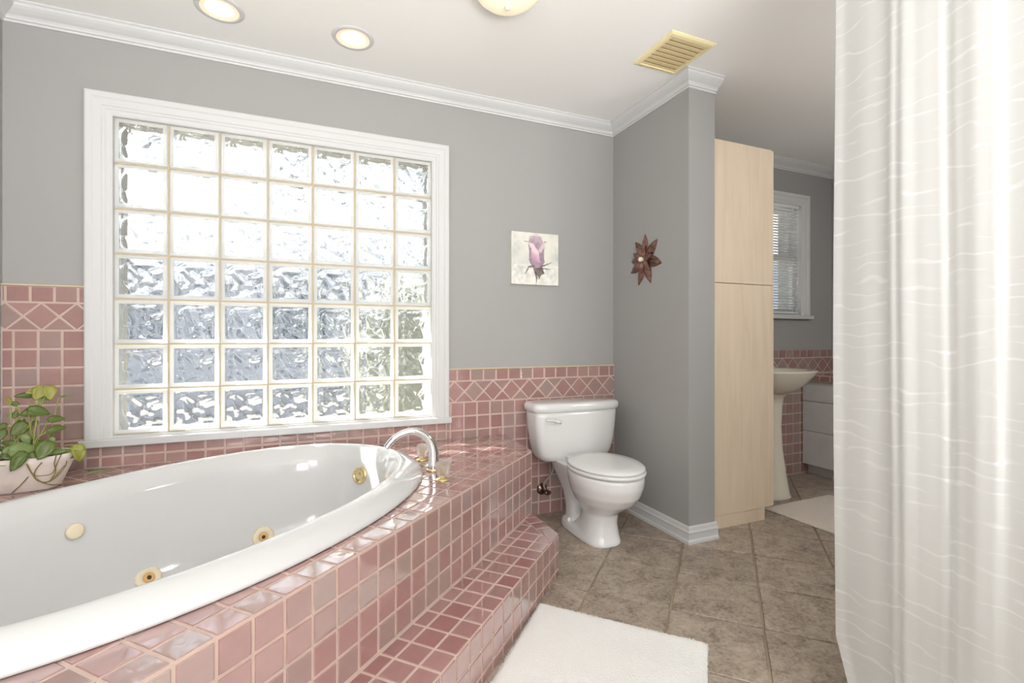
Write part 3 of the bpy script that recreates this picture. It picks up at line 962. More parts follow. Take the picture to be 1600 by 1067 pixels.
def tub_wall(t, z):
    """point and inward normal on the inner wall of the tub"""
    for (o0, z0), (o1, z1) in zip(prof[14:], prof[15:]):
        if z1 <= z <= z0:
            f = (z0 - z) / (z0 - z1); off = o0 + (o1 - o0) * f; sl = (o1 - o0) / (z0 - z1)
            break
    a, b = TA - off, TB - off
    c_, s_ = math.cos(t), math.sin(t)
    p = sp(TS + a * math.copysign(abs(c_) ** TQ, c_), TP + b * math.copysign(abs(s_) ** TQ, s_), z)
    n2 = -(D * (math.cos(t) / a) + N * (math.sin(t) / b)).normalized()
    nn = (n2 + Vector((0, 0, sl))).normalized()
    return p, nn
def tub_part(name, bmf, m, t, z, lift=0.0, parent=None, label=None):
    p, nn = tub_wall(t, z)
    bm = bmesh.new(); bmf(bm, orient(p + nn * lift, nn))
    o = obj(name, bm, m, parent or tub, smooth=True)
    o.matrix_parent_inverse = TI
    if label: o['label'] = label
    return o
FITTINGS = {'overflow': (3.12, 0.431), 'jet_a': (4.59, 0.184), 'jet_b': (3.96, 0.196), 'knob': (4.82, 0.421)}
t, z = FITTINGS['overflow']
ov = tub_part('overflow_cover', lambda b, m4: lathe(b, [(0.040, 0.0), (0.040, 0.006), (0.037, 0.011), (0.031, 0.012), (0.030, 0.009), (0.012, 0.0105), (0.004, 0.012)], 28, m4), 'gold', t, z, label='round brass overflow cover')
for k in ('jet_a', 'jet_b'):
    t, z = FITTINGS[k]
    def flange(b, m4):
        rs = []
        for r, h in ((0.043, 0.0), (0.044, 0.004), (0.042, 0.008), (0.031, 0.010), (0.023, 0.008), (0.018, 0.004)):
            rs.append([m4 @ Vector(((r + (0.0016 * math.cos(16 * 2 * PI * i / 64) if r > 0.03 else 0)) * math.cos(2 * PI * i / 64), (r + (0.0016 * math.cos(16 * 2 * PI * i / 64) if r > 0.03 else 0)) * math.sin(2 * PI * i / 64), h)) for i in range(64)])
        rings(b, rs)
    j = tub_part('jet', flange, 'jet', t, z, label='cream scalloped water jet')
    def sub(name, prof_, m, lift):
        p, nn = tub_wall(t, z)
        bm = bmesh.new(); lathe(bm, prof_, 24, orient(p + nn * lift, nn))
        o = obj(name, bm, m, j, smooth=True)
    sub('nozzle', [(0.019, 0.004), (0.019, 0.008), (0.015, 0.011), (0.009, 0.0115), (0.0075, 0.008)], 'jet_dark', 0.0)
    sub('nozzle_hole', [(0.0075, 0.0088), (0.0070, 0.0095)], 'dark', 0.0)
t, z = FITTINGS['knob']
tub_part('air_control', lambda b, m4: lathe(b, [(0.020, 0.0), (0.024, 0.004), (0.026, 0.012), (0.024, 0.018), (0.018, 0.021), (0.006, 0.022)], 28, m4), 'jet', t, z, label='round cream knob')

# ------------------------------------------------------------------ tub faucet
fx, fy = 0.497, 2.045
fau = thing('tub_faucet', 'arched chrome bathtub spout rising from the pink tiled deck', 'faucet', (fx, fy, ZD))
pts = smooth_path([(0, 0, 0.0), (0.003, 0, 0.045), (0.002, 0, 0.085), (-0.010, 0, 0.122), (-0.040, 0, 0.155), (-0.085, 0, 0.172), (-0.130, 0, 0.166), (-0.168, 0, 0.145), (-0.197, 0, 0.112)], 6)
bm = bmesh.new()
tube(bm, pts, lambda t: 0.0245 - 0.011 * min(1, t * 1.25), 20)
obj('spout', bm, 'chrome', fau, smooth=True)
bm = bmesh.new(); lathe(bm, [(0.031, 0.0), (0.031, 0.004), (0.028, 0.007), (0.0245, 0.009)], 28)
obj('escutcheon', bm, 'gold', fau, smooth=True)
def handle(x, y, lab):
    t_ = thing('faucet_handle', lab, 'faucet handle', (x, y, ZD), 0.3, 'crystal faucet handles')
    bm = bmesh.new(); lathe(bm, [(0.028, 0), (0.028, 0.003), (0.024, 0.006), (0.013, 0.008), (0.010, 0.016), (0.009, 0.020)], 28)
    obj('base_plate', bm, 'gold', t_, smooth=True)
    bm = bmesh.new()
    prof_ = [(0.012, 0.014), (0.021, 0.020), (0.023, 0.034), (0.028, 0.050), (0.0265, 0.064), (0.018, 0.071), (0.008, 0.071)]
    rs = []
    for r, h in prof_:
        rs.append([(r * (1 + 0.12 * math.cos(6 * 2 * PI * i / 24)) * math.cos(2 * PI * i / 24), r * (1 + 0.12 * math.cos(6 * 2 * PI * i / 24)) * math.sin(2 * PI * i / 24), h) for i in range(24)])
    rings(bm, rs)
    obj('crystal_knob', bm, 'crystal', t_)
    bm = bmesh.new(); lathe(bm, [(0.0025, 0.018), (0.0025, 0.062), (0.006, 0.066), (0.006, 0.0688), (0.006, 0.0700)], 20)
    obj('stem_cap', bm, 'gold', t_, smooth=True)
handle(0.497, 1.890, 'crystal and brass tub handle on the side of the spout nearer the front edge')
handle(0.492, 2.236, 'crystal and brass tub handle between spout and window wall')

# ------------------------------------------------------------------ toilet
TX = 1.428
toi = thing('toilet', 'white two-piece toilet with closed lid beside the grey partition', 'toilet', (TX, 2.3, 0))
bm = bmesh.new()
TKX = 0.024
def se(cy, z, a, b, n=2.3, b2=None, k=40, cx=0): return superell(cx, cy - 2.3, z, a, b, n, k, b2)
tk = [(0.366, 0.205, 0.078, 3.6), (0.372, 0.222, 0.086, 3.8), (0.40, 0.240, 0.092, 4.2), (0.46, 0.254, 0.097, 4.8), (0.54, 0.264, 0.100, 5.2), (0.62, 0.270, 0.101, 5.5), (0.655, 0.271, 0.101, 5.5)]
rings(bm, [se(2.525, z, a, b, n, k=56, cx=TKX) for z, a, b, n in tk])
tank = obj('tank', bm, 'ceramic', toi, smooth=True)
bm = bmesh.new()
ld = [(0.650, 0.276, 0.105, 5), (0.654, 0.284, 0.111, 5), (0.672, 0.287, 0.114, 5), (0.688, 0.285, 0.112, 5), (0.697, 0.276, 0.104, 5), (0.700, 0.262, 0.092, 5)]
rings(bm, [se(2.523, z, a, b, n, k=56, cx=TKX) for z, a, b, n in ld])
obj('tank_lid', bm, 'ceramic', toi, smooth=True)
bm = bmesh.new()
tube(bm, [(-0.205, 2.408 - 2.3, 0.612), (-0.180, 2.403 - 2.3, 0.612), (-0.150, 2.401 - 2.3, 0.606), (-0.128, 2.402 - 2.3, 0.600), (-0.118, 2.403 - 2.3, 0.597)], lambda t: 0.007 + 0.010 * max(0, t - 0.55), 12)
lathe(bm, [(0.014, 0), (0.014, 0.01), (0.009, 0.016)], 16, orient((-0.135, 2.425 - 2.3, 0.602), (0, -1, 0)))
obj('flush_lever', bm, 'plastic_seat', toi, smooth=True)
# bowl: pedestal, bowl, foot and rear neck fused
bm = bmesh.new()
bw = [(0.0, 2.215, 0.098, 0.225, 2.8, 0.135), (0.012, 2.215, 0.101, 0.228, 2.8, 0.138), (0.05, 2.215, 0.094, 0.15, 2.6, 0.126), (0.11, 2.20, 0.083, 0.12, 2.4, 0.108), (0.165, 2.19, 0.086, 0.125, 2.2, 0.112),
      (0.20, 2.175, 0.110, 0.15, 2.1, 0.150), (0.235, 2.16, 0.140, 0.18, 2.05, 0.190), (0.28, 2.15, 0.164, 0.21, 2.0, 0.222), (0.33, 2.145, 0.177, 0.225, 2.0, 0.238), (0.365, 2.145, 0.181, 0.230, 2.0, 0.242), (0.380, 2.145, 0.180, 0.230, 2.0, 0.241), (0.386, 2.145, 0.174, 0.224, 2.0, 0.235)]
rings(bm, [se(cy, z, a, b, n, b2) for z, cy, a, b, n, b2 in bw])
ft = [(0.0, 0.104, 0.205, 3.0), (0.015, 0.106, 0.207, 3.0), (0.045, 0.100, 0.198, 3.0), (0.055, 0.088, 0.186, 3.0)]
rings(bm, [se(2.30, z, a, b, n) for z, a, b, n in ft])
nk = [(0.03, 2.41, 0.070, 0.055), (0.12, 2.40, 0.072, 0.062), (0.20, 2.40, 0.080, 0.09), (0.27, 2.42, 0.094, 0.14), (0.33, 2.44, 0.110, 0.16), (0.372, 2.45, 0.122, 0.165)]
rings(bm, [se(cy, z, a, b, 3.2) for z, cy, a, b in nk])
bowl = obj('bowl', bm, 'ceramic', toi, smooth=True)
rm_ = bowl.modifiers.new('r', 'REMESH'); rm_.mode = 'VOXEL'; rm_.voxel_size = 0.007; rm_.use_smooth_shade = True
sm2 = bowl.modifiers.new('s', 'SMOOTH'); sm2.factor = 0.6; sm2.iterations = 8
for sx in (-1,):
    bm = bmesh.new(); lathe(bm, [(0.013, 0.05), (0.013, 0.058), (0.010, 0.068), (0.004, 0.072)], 16, Matrix.Translation((sx * 0.083, 2.37 - 2.3, 0)))
    obj('bolt_cap', bm, 'plastic_seat', toi, smooth=True)
bm = bmesh.new()
rings(bm, [se(2.145, z, a, b, 2.0, b2, k=56) for z, a, b, b2 in ((0.388, 0.176, 0.215, 0.240), (0.392, 0.184, 0.222, 0.248), (0.402, 0.186, 0.224, 0.250), (0.407, 0.182, 0.220, 0.246))])
obj('seat', bm, 'plastic_seat', toi, smooth=True)
bm = bmesh.new()
rings(bm, [se(2.145, z, a, b, 2.0, b2, k=56) for z, a, b, b2 in ((0.409, 0.176, 0.214, 0.238), (0.412, 0.182, 0.220, 0.244), (0.421, 0.182, 0.220, 0.244), (0.428, 0.174, 0.212, 0.236), (0.432, 0.12, 0.15, 0.17), (0.4325, 0.05, 0.06, 0.07))])
obj('seat_lid', bm, 'plastic_seat', toi, smooth=True)
bm = bmesh.new(); box(bm, (-0.10, 2.355 - 2.3, 0.386), (0.10, 2.385 - 2.3, 0.414), 0.006)
obj('seat_hinge', bm, 'plastic_seat', toi, smooth=False)
# supply hose and valve
val = thing('water_valve', 'dark chrome shut-off valve and grey hose under the toilet tank', 'valve', (1.312, YB - 0.012, 0.155))
bm = bmesh.new(); lathe(bm, [(0.034, 0.0), (0.034, 0.002), (0.026, 0.007), (0.014, 0.010), (0.010, 0.012)], 24, orient((0, 0, 0), (0, -1, 0)))
lathe(bm, [(0.011, 0.01), (0.011, 0.05), (0.013, 0.052), (0.013, 0.062)], 16, orient((0, 0, 0), (0, -1, 0)))
obj('escutcheon', bm, 'bronze', val, smooth=True)
bm = bmesh.new()
hp = [Vector((0.022 * math.cos(a), 0.013 * math.sin(a), 0)) for a in [2 * PI * i / 20 for i in range(20)]]
rings(bm, [[orient((0.0, -0.078, 0), (0.2, -1, 0)) @ (p * s_ + Vector((0, 0, h))) for p in hp] for s_, h in ((0.6, -0.012), (1.0, -0.008), (1.0, 0.006), (0.5, 0.010))])
obj('valve_handle', bm, 'bronze', val, smooth=True)
bm = bmesh.new(); tube(bm, smooth_path([(0.0, -0.05, 0.005), (-0.012, -0.052, 0.045), (0.004, -0.075, 0.085), (0.02, -0.10, 0.13), (0.022, -0.108, 0.17), (0.022, -0.11, 0.212)], 6), 0.0065, 10)
obj('supply_hose', bm, 'braid', val, smooth=True)

# ------------------------------------------------------------------ tall cabinet
cab = thing('tall_cabinet', 'tall pale maple cabinet standing against the partition', 'cabinet', (2.285, 2.34, 0))
CI = Matrix.Translation((-2.285, -2.34, 0))
def cp(name, a, b, m, bev=0.0015, lab=None, par=None):
    o = boxo(name, a, b, m, par or cab, bev); o.matrix_parent_inverse = CI
    if lab: o['label'] = lab
    return o
cy0, cy1 = 2.05, 2.635
cp('lower_carcass', (2.022, cy0, 0.076), (2.531, cy1, 1.378), 'wood')
cp('upper_carcass', (2.022, cy0, 1.381), (2.531, cy1, 2.180), 'wood')
cp('toe_kick', (2.022, cy0 + 0.004, 0.0), (2.482, cy1, 0.0755), 'wood')
dl = cp('door', (2.533, cy0 + 0.002, 0.078), (2.551, cy1 - 0.002, 1.377), 'wood')
du = cp('door', (2.533, cy0 + 0.002, 1.382), (2.551, cy1 - 0.002, 2.178), 'wood')
for d_, z in ((dl, 1.2), (du, 1.5)):
    bm = bmesh.new(); tube(bm, [(2.551, 2.14, z - 0.05), (2.575, 2.14, z - 0.05), (2.575, 2.14, z + 0.05), (2.551, 2.14, z + 0.05)], 0.004, 8)
    o = obj('handle', bm, 'chrome', d_, smooth=True)

# ------------------------------------------------------------------ ceiling fittings
vent = thing('ceiling_vent', 'cream plastic ceiling vent with angled slats near the partition corner', 'vent', (1.626, 1.853, ZC))
vx, vy = 0.130, 0.142
bm = bmesh.new()
def frame_ring(i, z): return [(-vx + i, -vy + i, z), (vx - i, -vy + i, z), (vx - i, vy - i, z), (-vx + i, vy - i, z)]
rings(bm, [frame_ring(0, 0), frame_ring(0, -0.003), frame_ring(0.010, -0.010), frame_ring(0.024, -0.012), frame_ring(0.026, -0.002)], cap0=False, cap1=False)
obj('vent_frame', bm, 'vent', vent)
bm = bmesh.new(); box(bm, (-vx + 0.02, -vy + 0.02, -0.0015), (vx - 0.02, vy - 0.02, -0.0005))
obj('backing', bm, 'jet_dark', vent)
slm = None
for k in range(8):
    y = -vy + 0.036 + k * (2 * vy - 0.064) / 7.2
    if slm is None:
        bm = bmesh.new()
        rings(bm, [[(x, -0.0155, -0.0112), (x, 0.0135, -0.0062), (x, 0.0135, -0.0046), (x, -0.0155, -0.0098)] for x in (-vx + 0.025, vx - 0.025)])
        o = obj('slat', bm, 'vent', vent); slm = o.data
    else:
        o = link('slat', slm, None, vent)
    o.location = (0, y + 0.004, 0)

def downlight(x, y, lab):
    t_ = thing('recessed_downlight', lab, 'ceiling light', (x, y, ZC), 0, 'round recessed ceiling lights')
    bm = bmesh.new(); lathe(bm, [(0.072, 0.001), (0.072, -0.004), (0.078, -0.006), (0.090, -0.004), (0.093, 0.0)], 48, cap0=False, cap1=False)
    obj('trim_ring', bm, 'white_paint', t_, smooth=True)
    bm = bmesh.new(); lathe(bm, [(0.0725, -0.0045), (0.060, -0.0025), (0.050, -0.0012)], 48, cap0=False, cap1=False)
    obj('reflector', bm, 'can', t_, smooth=True)
    bm = bmesh.new(); lathe(bm, [(0.0560, -0.0014), (0.045, -0.005), (0.02, -0.0075), (0.003, -0.008)], 48, cap0=False)
    obj('lens', bm, 'bulb', t_, smooth=True)
downlight(0.194, 2.327, 'round recessed downlight shining in full view above the glass block window')
downlight(-0.335, 2.335, 'round recessed downlight partly cut off by the top edge of the picture')
dome = thing('flush_ceiling_light', 'cream glass bowl ceiling light with small finial', 'ceiling light', (0.700, 1.700, ZC))
bm = bmesh.new(); lathe(bm, [(0.10, 0.0), (0.105, -0.02), (0.09, -0.03)], 40)
obj('ceiling_plate', bm, 'gold', dome, smooth=True)
bm = bmesh.new(); lathe(bm, [(0.134, -0.022), (0.136, -0.030), (0.131, -0.048), (0.118, -0.070), (0.097, -0.088), (0.07, -0.101), (0.035, -0.107), (0.006, -0.109)], 48)
obj('glass_bowl', bm, 'dome', dome, smooth=True)
bm = bmesh.new(); lathe(bm, [(0.006, -0.108), (0.011, -0.113), (0.013, -0.120), (0.010, -0.127), (0.003, -0.131)], 20)
obj('finial', bm, 'bone', dome, smooth=True)

# ------------------------------------------------------------------ canvas with rose
cv = thing('rose_canvas', 'small square canvas painted with a pale purple rose bud', 'painting', (1.264, YB, 1.545))
h2 = 0.156
boxo('canvas_frame', (-h2, -0.022, -h2 + 0.0), (h2, 0.0, h2), 'canvas_side', cv, 0.002)
def seg_d(px, py, ax, ay, bx, by):
    vx_, vy_ = bx - ax, by - ay; t = max(0, min(1, ((px - ax) * vx_ + (py - ay) * vy_) / (vx_ * vx_ + vy_ * vy_)))
    return math.hypot(px - ax - vx_ * t, py - ay - vy_ * t), t
def inpoly(x, y, P):
    c = False
    for i in range(len(P)):
        x0, y0 = P[i]; x1, y1 = P[i - 1]
        if (y0 > y) != (y1 > y) and x < (x1 - x0) * (y - y0) / (y1 - y0) + x0: c = not c
    return c
def lerp(a, b, t): t = max(0, min(1, t)); return tuple(a[i] + (b[i] - a[i]) * t for i in range(3))
def paint(u, v):   # u right, v down, 0..1
    n1 = noise.noise(Vector((u * 4, v * 4, 0.3))); n2 = noise.noise(Vector((u * 14, v * 14, 2.3))); n3 = noise.noise(Vector((u * 40, v * 18, 5)))
    c = lerp((222, 220, 208), (196, 197, 190), 0.45 + n1 * 1.2 - abs(v - 0.55) * 0.6)
    if 0.32 < v < 0.62: c = lerp(c, (172, 176, 172), (0.5 + n1 + n2 * 0.6) * (1 - abs(v - 0.47) / 0.15) * (0.9 if u > 0.6 or u < 0.3 else 0.3))
    c = lerp(c, (236, 235, 228), 0.5 + n2 if v > 0.62 else 0.25 + n2 * 0.4)
    uu = u + n2 * 0.012; vv = v + n3 * 0.012
    def P(poly, a, b, f, nz=0.25):
        nonlocal c
        if inpoly(uu, vv, poly): c = lerp(a, b, f + n3 * nz + n2 * nz)
    def L(pts, wd, col):
        nonlocal c
        for i in range(len(pts) - 1):
            d_, t = seg_d(uu, vv, *pts[i], *pts[i + 1])
            ww = wd * (1 - 0.75 * ((i + t) / (len(pts) - 1)))
            if d_ < ww: c = lerp(col, c, (d_ / ww) ** 3)
    P([(0.36, 0.08), (0.45, 0.05), (0.62, 0.06), (0.66, 0.16), (0.60, 0.24), (0.52, 0.30), (0.42, 0.22), (0.37, 0.18)], (196, 176, 186), (148, 128, 140), (vv - 0.05) * 4)
    P([(0.35, 0.17), (0.42, 0.20), (0.52, 0.28), (0.60, 0.22), (0.70, 0.15), (0.68, 0.40), (0.70, 0.55), (0.64, 0.66), (0.52, 0.70), (0.42, 0.64), (0.36, 0.52), (0.37, 0.38)], (188, 164, 178), (128, 110, 124), 0.35 + abs(uu - 0.5) * 1.6)
    P([(0.35, 0.18), (0.46, 0.22), (0.57, 0.36), (0.61, 0.58), (0.52, 0.56), (0.42, 0.50), (0.40, 0.32)], (232, 208, 214), (158, 104, 138), (vv - 0.30) * 3.2 - (uu - 0.45) * 2.5, 0.12)
    P([(0.56, 0.34), (0.64, 0.20), (0.72, 0.15), (0.69, 0.26), (0.62, 0.38)], (226, 206, 208), (196, 172, 182), 0.4, 0.1)
    L([(0.36, 0.18), (0.24, 0.175)], 0.012, (120, 110, 112))
    L([(0.70, 0.16), (0.74, 0.165)], 0.014, (120, 110, 112))
    L([(0.40, 0.30), (0.37, 0.45), (0.40, 0.58), (0.50, 0.68)], 0.010, (130, 112, 122))
    L([(0.46, 0.645), (0.36, 0.66), (0.28, 0.80)], 0.030, (112, 98, 92))
    L([(0.62, 0.65), (0.74, 0.60), (0.86, 0.55)], 0.020, (96, 86, 82))
    L([(0.62, 0.68), (0.82, 0.685)], 0.022, (112, 102, 96))
    P([(0.45, 0.67), (0.66, 0.66), (0.70, 0.78), (0.63, 0.80), (0.58, 0.90), (0.54, 0.82), (0.48, 0.78)], (134, 124, 116), (84, 74, 72), 0.45, 0.5)
    L([(0.50, 0.76), (0.525, 0.88), (0.52, 1.0)], 0.022, (82, 70, 70))
    return c
G = 110
bm = bmesh.new()
me = bpy.data.meshes.new('painted_face')
vv_, ff_, cc_ = [], [], []
for j in range(G + 1):
    for i in range(G + 1):
        vv_.append((-h2 + 0.001 + (2 * h2 - 0.002) * i / G, -0.0226, h2 - 0.001 - (2 * h2 - 0.002) * j / G))
        r_ = paint(i / G, j / G); cc_.append(srgb(*[max(0, min(255, q)) for q in r_]))
for j in range(G):
    for i in range(G):
        a = j * (G + 1) + i; ff_.append((a, a + G + 1, a + G + 2, a + 1))
me.from_pydata(vv_, [], ff_)
ca = me.color_attributes.new('paint', 'FLOAT_COLOR', 'POINT')
for i, c in enumerate(cc_): ca.data[i].color = c
pm = bpy.data.materials.new('rose painting'); pm.use_nodes = True
at = pm.node_tree.nodes.new('ShaderNodeAttribute'); at.attribute_name = 'paint'
pm.node_tree.links.new(at.outputs['Color'], pm.node_tree.nodes['Principled BSDF'].inputs['Base Color'])
pm.node_tree.nodes['Principled BSDF'].inputs['Roughness'].default_value = 0.7
link('painted_face', me, pm, cv)

# ------------------------------------------------------------------ metal flower on the partition
fl = thing('metal_wall_flower', 'brown copper metal flower with pointed petals on the grey partition', 'wall decoration', (XP, 2.331, 1.531))
def petal(L_, W_, lift):
    bm = bmesh.new(); K_ = 10
    rs = []
    for i in range(K_ + 1):
        t = i / K_
        wd = W_ * math.sin(PI * min(1, t ** 0.8)) ** 0.8 if 0 < t < 1 else 0.0
        wd = max(wd, 0.0015)
        zz = 0.008 + lift * math.sin(PI * 0.5 * t) - 0.020 * t * t
        rs.append([(-wd, L_ * t, zz - wd * 0.35), (0, L_ * t, zz + wd * 0.30), (wd, L_ * t, zz - wd * 0.35), (0, L_ * t, zz + wd * 0.30 - 0.0016)])
    rings(bm, rs)
    return bm
mlo = mup = None
LO = [90, 128, 177, 205, 247, 290, 345, 42]
for k, dg in enumerate(LO):
    if mlo is None:
        o = obj('petal', petal(0.152, 0.034, 0.012), 'copper', fl); mlo = o.data
    else: o = link('petal', mlo, None, fl)
    # local: petal +Y outward, +Z off the wall (-X world)
    a = math.radians(dg)
    dirv = Vector((0, -math.cos(a), math.sin(a)))       # seen from the room, +angle is up
    out = Vector((-1, 0, 0)); sx = dirv.cross(out)
    o.matrix_local = Matrix(((sx.x, dirv.x, out.x, 0), (sx.y, dirv.y, out.y, 0), (sx.z, dirv.z, out.z, 0), (0, 0, 0, 1)))
    sc_ = {177: 0.88, 290: 1.02, 247: 1.05}.get(dg, 1.0); o.scale = (1, sc_, 1)
for k, dg in enumerate([75, 112, 150, 215, 262, 315, 10]):
    if mup is None:
        o = obj('petal', petal(0.095, 0.019, 0.030), 'copper', fl); mup = o.data
    else: o = link('petal', mup, None, fl)
    a = math.radians(dg)
    dirv = Vector((0, -math.cos(a), math.sin(a))); out = Vector((-1, 0, 0)); sx = dirv.cross(out)
    o.matrix_local = Matrix(((sx.x, dirv.x, out.x, -0.006), (sx.y, dirv.y, out.y, 0), (sx.z, dirv.z, out.z, 0), (0, 0, 0, 1)))
bm = bmesh.new(); lathe(bm, [(0.010, 0.004), (0.012, 0.020), (0.015, 0.030), (0.014, 0.038), (0.009, 0.044), (0.002, 0.046)], 20, orient((0, 0, 0), (-1, 0, 0)))
obj('centre_bead', bm, 'pearl', fl, smooth=True)

# ------------------------------------------------------------------ potted pothos
pc = (-0.985, 2.385)
pp = thing('potted_pothos', 'trailing green houseplant in a low oval white pot on the tub deck', 'plant', (pc[0], pc[1], ZD))
PI_ = Matrix.Translation((-pc[0], -pc[1], -ZD))
bm = bmesh.new()
pr_ = [(0.0, 0.110, 0.060, 2.4), (0.006, 0.116, 0.066, 2.4), (0.05, 0.133, 0.080, 2.4), (0.10, 0.153, 0.094, 2.4), (0.128, 0.164, 0.101, 2.4), (0.130, 0.160, 0.097, 2.4), (0.112, 0.150, 0.089, 2.4), (0.106, 0.08, 0.05, 2.4)]
rings(bm, [superell(0, 0, z, a, b, n, 48) for z, a, b, n in pr_])
obj('pot', bm, 'pot', pp, smooth=True)
bm = bmesh.new()
rs = [superell(0, 0, 0.113, 0.150, 0.089, 2.4, 40), superell(0, 0, 0.118, 0.10, 0.06, 2.4, 40), superell(0, 0, 0.120, 0.04, 0.02, 2.4, 40)]
rings(bm, rs)
obj('soil', bm, 'soil', pp)
_leafm = {}
def leaf_mesh(kind):
    if kind in _leafm: return _leafm[kind]
    bm = bmesh.new(); K_ = 12
    rows = []
    for i in range(K_ + 1):
        t = i / K_
        wd = 0.44 * (math.sin(PI * t ** 0.62)) ** 0.75 if 0 < t < 1 else 0.0
        notch = 0.10 * (1 - t) ** 6
        cup = 0.10 * math.sin(PI * t)
        row = []
        for q in (-1, -0.5, 0, 0.5, 1):
            x = wd * q
            y = t - notch * (1 - abs(q)) * 0 - (0.10 * abs(q) if t < 0.15 else 0)
            z = 0.16 * abs(q) * wd * 1.6 - 0.18 * t * t + 0.02 * math.sin(9 * t + 3 * q)
            row.append(bm.verts.new((x, y, z)))
        rows.append(row)
    for i in range(K_):
        for j in range(4):
            try: bm.faces.new((rows[i][j], rows[i][j + 1], rows[i + 1][j + 1], rows[i + 1][j]))
            except ValueError: pass
    bmesh.ops.remove_doubles(bm, verts=bm.verts, dist=0.002)
    geo = bmesh.ops.extrude_face_region(bm, geom=list(bm.faces))
    bmesh.ops.translate(bm, vec=(0, 0, -0.012), verts=[g for g in geo['geom'] if isinstance(g, bmesh.types.BMVert)])
    me = bpy.data.meshes.new('leaf')
    bmesh.ops.recalc_face_normals(bm, faces=bm.faces)
    bm.to_mesh(me); bm.free(); me.materials.append(M[kind])
    for p in me.polygons: p.use_smooth = True
    _leafm[kind] = me
    return me
def leaf(x, y, z, L_, W_, roll, kind, face=(0.3, -1, 0.45)):
    """leaf centred on (x,y,z), tip direction roll degrees (0 right, 90 up), blade facing 'face'"""
    f = Vector(face).normalized()
    r = Vector((1, 0, 0)); r = (r - f * r.dot(f)).normalized(); u = f.cross(r) 
    if u.z < 0: u = -u
    a = math.radians(roll); tip = r * math.cos(a) + u * math.sin(a)
    s = tip.cross(f).normalized()
    m4 = Matrix(((s.x, tip.x, f.x, 0), (s.y, tip.y, f.y, 0), (s.z, tip.z, f.z, 0), (0, 0, 0, 1)))
    o = link('leaf', leaf_mesh(kind), None, pp)
    base = Vector((x, y, z)) - tip * (L_ * 0.5)
    o.matrix_parent_inverse = PI_
    o.matrix_basis = Matrix.Translation(base) @ m4 @ Matrix.Diagonal((W_ / 0.88, L_, L_, 1))
    return base
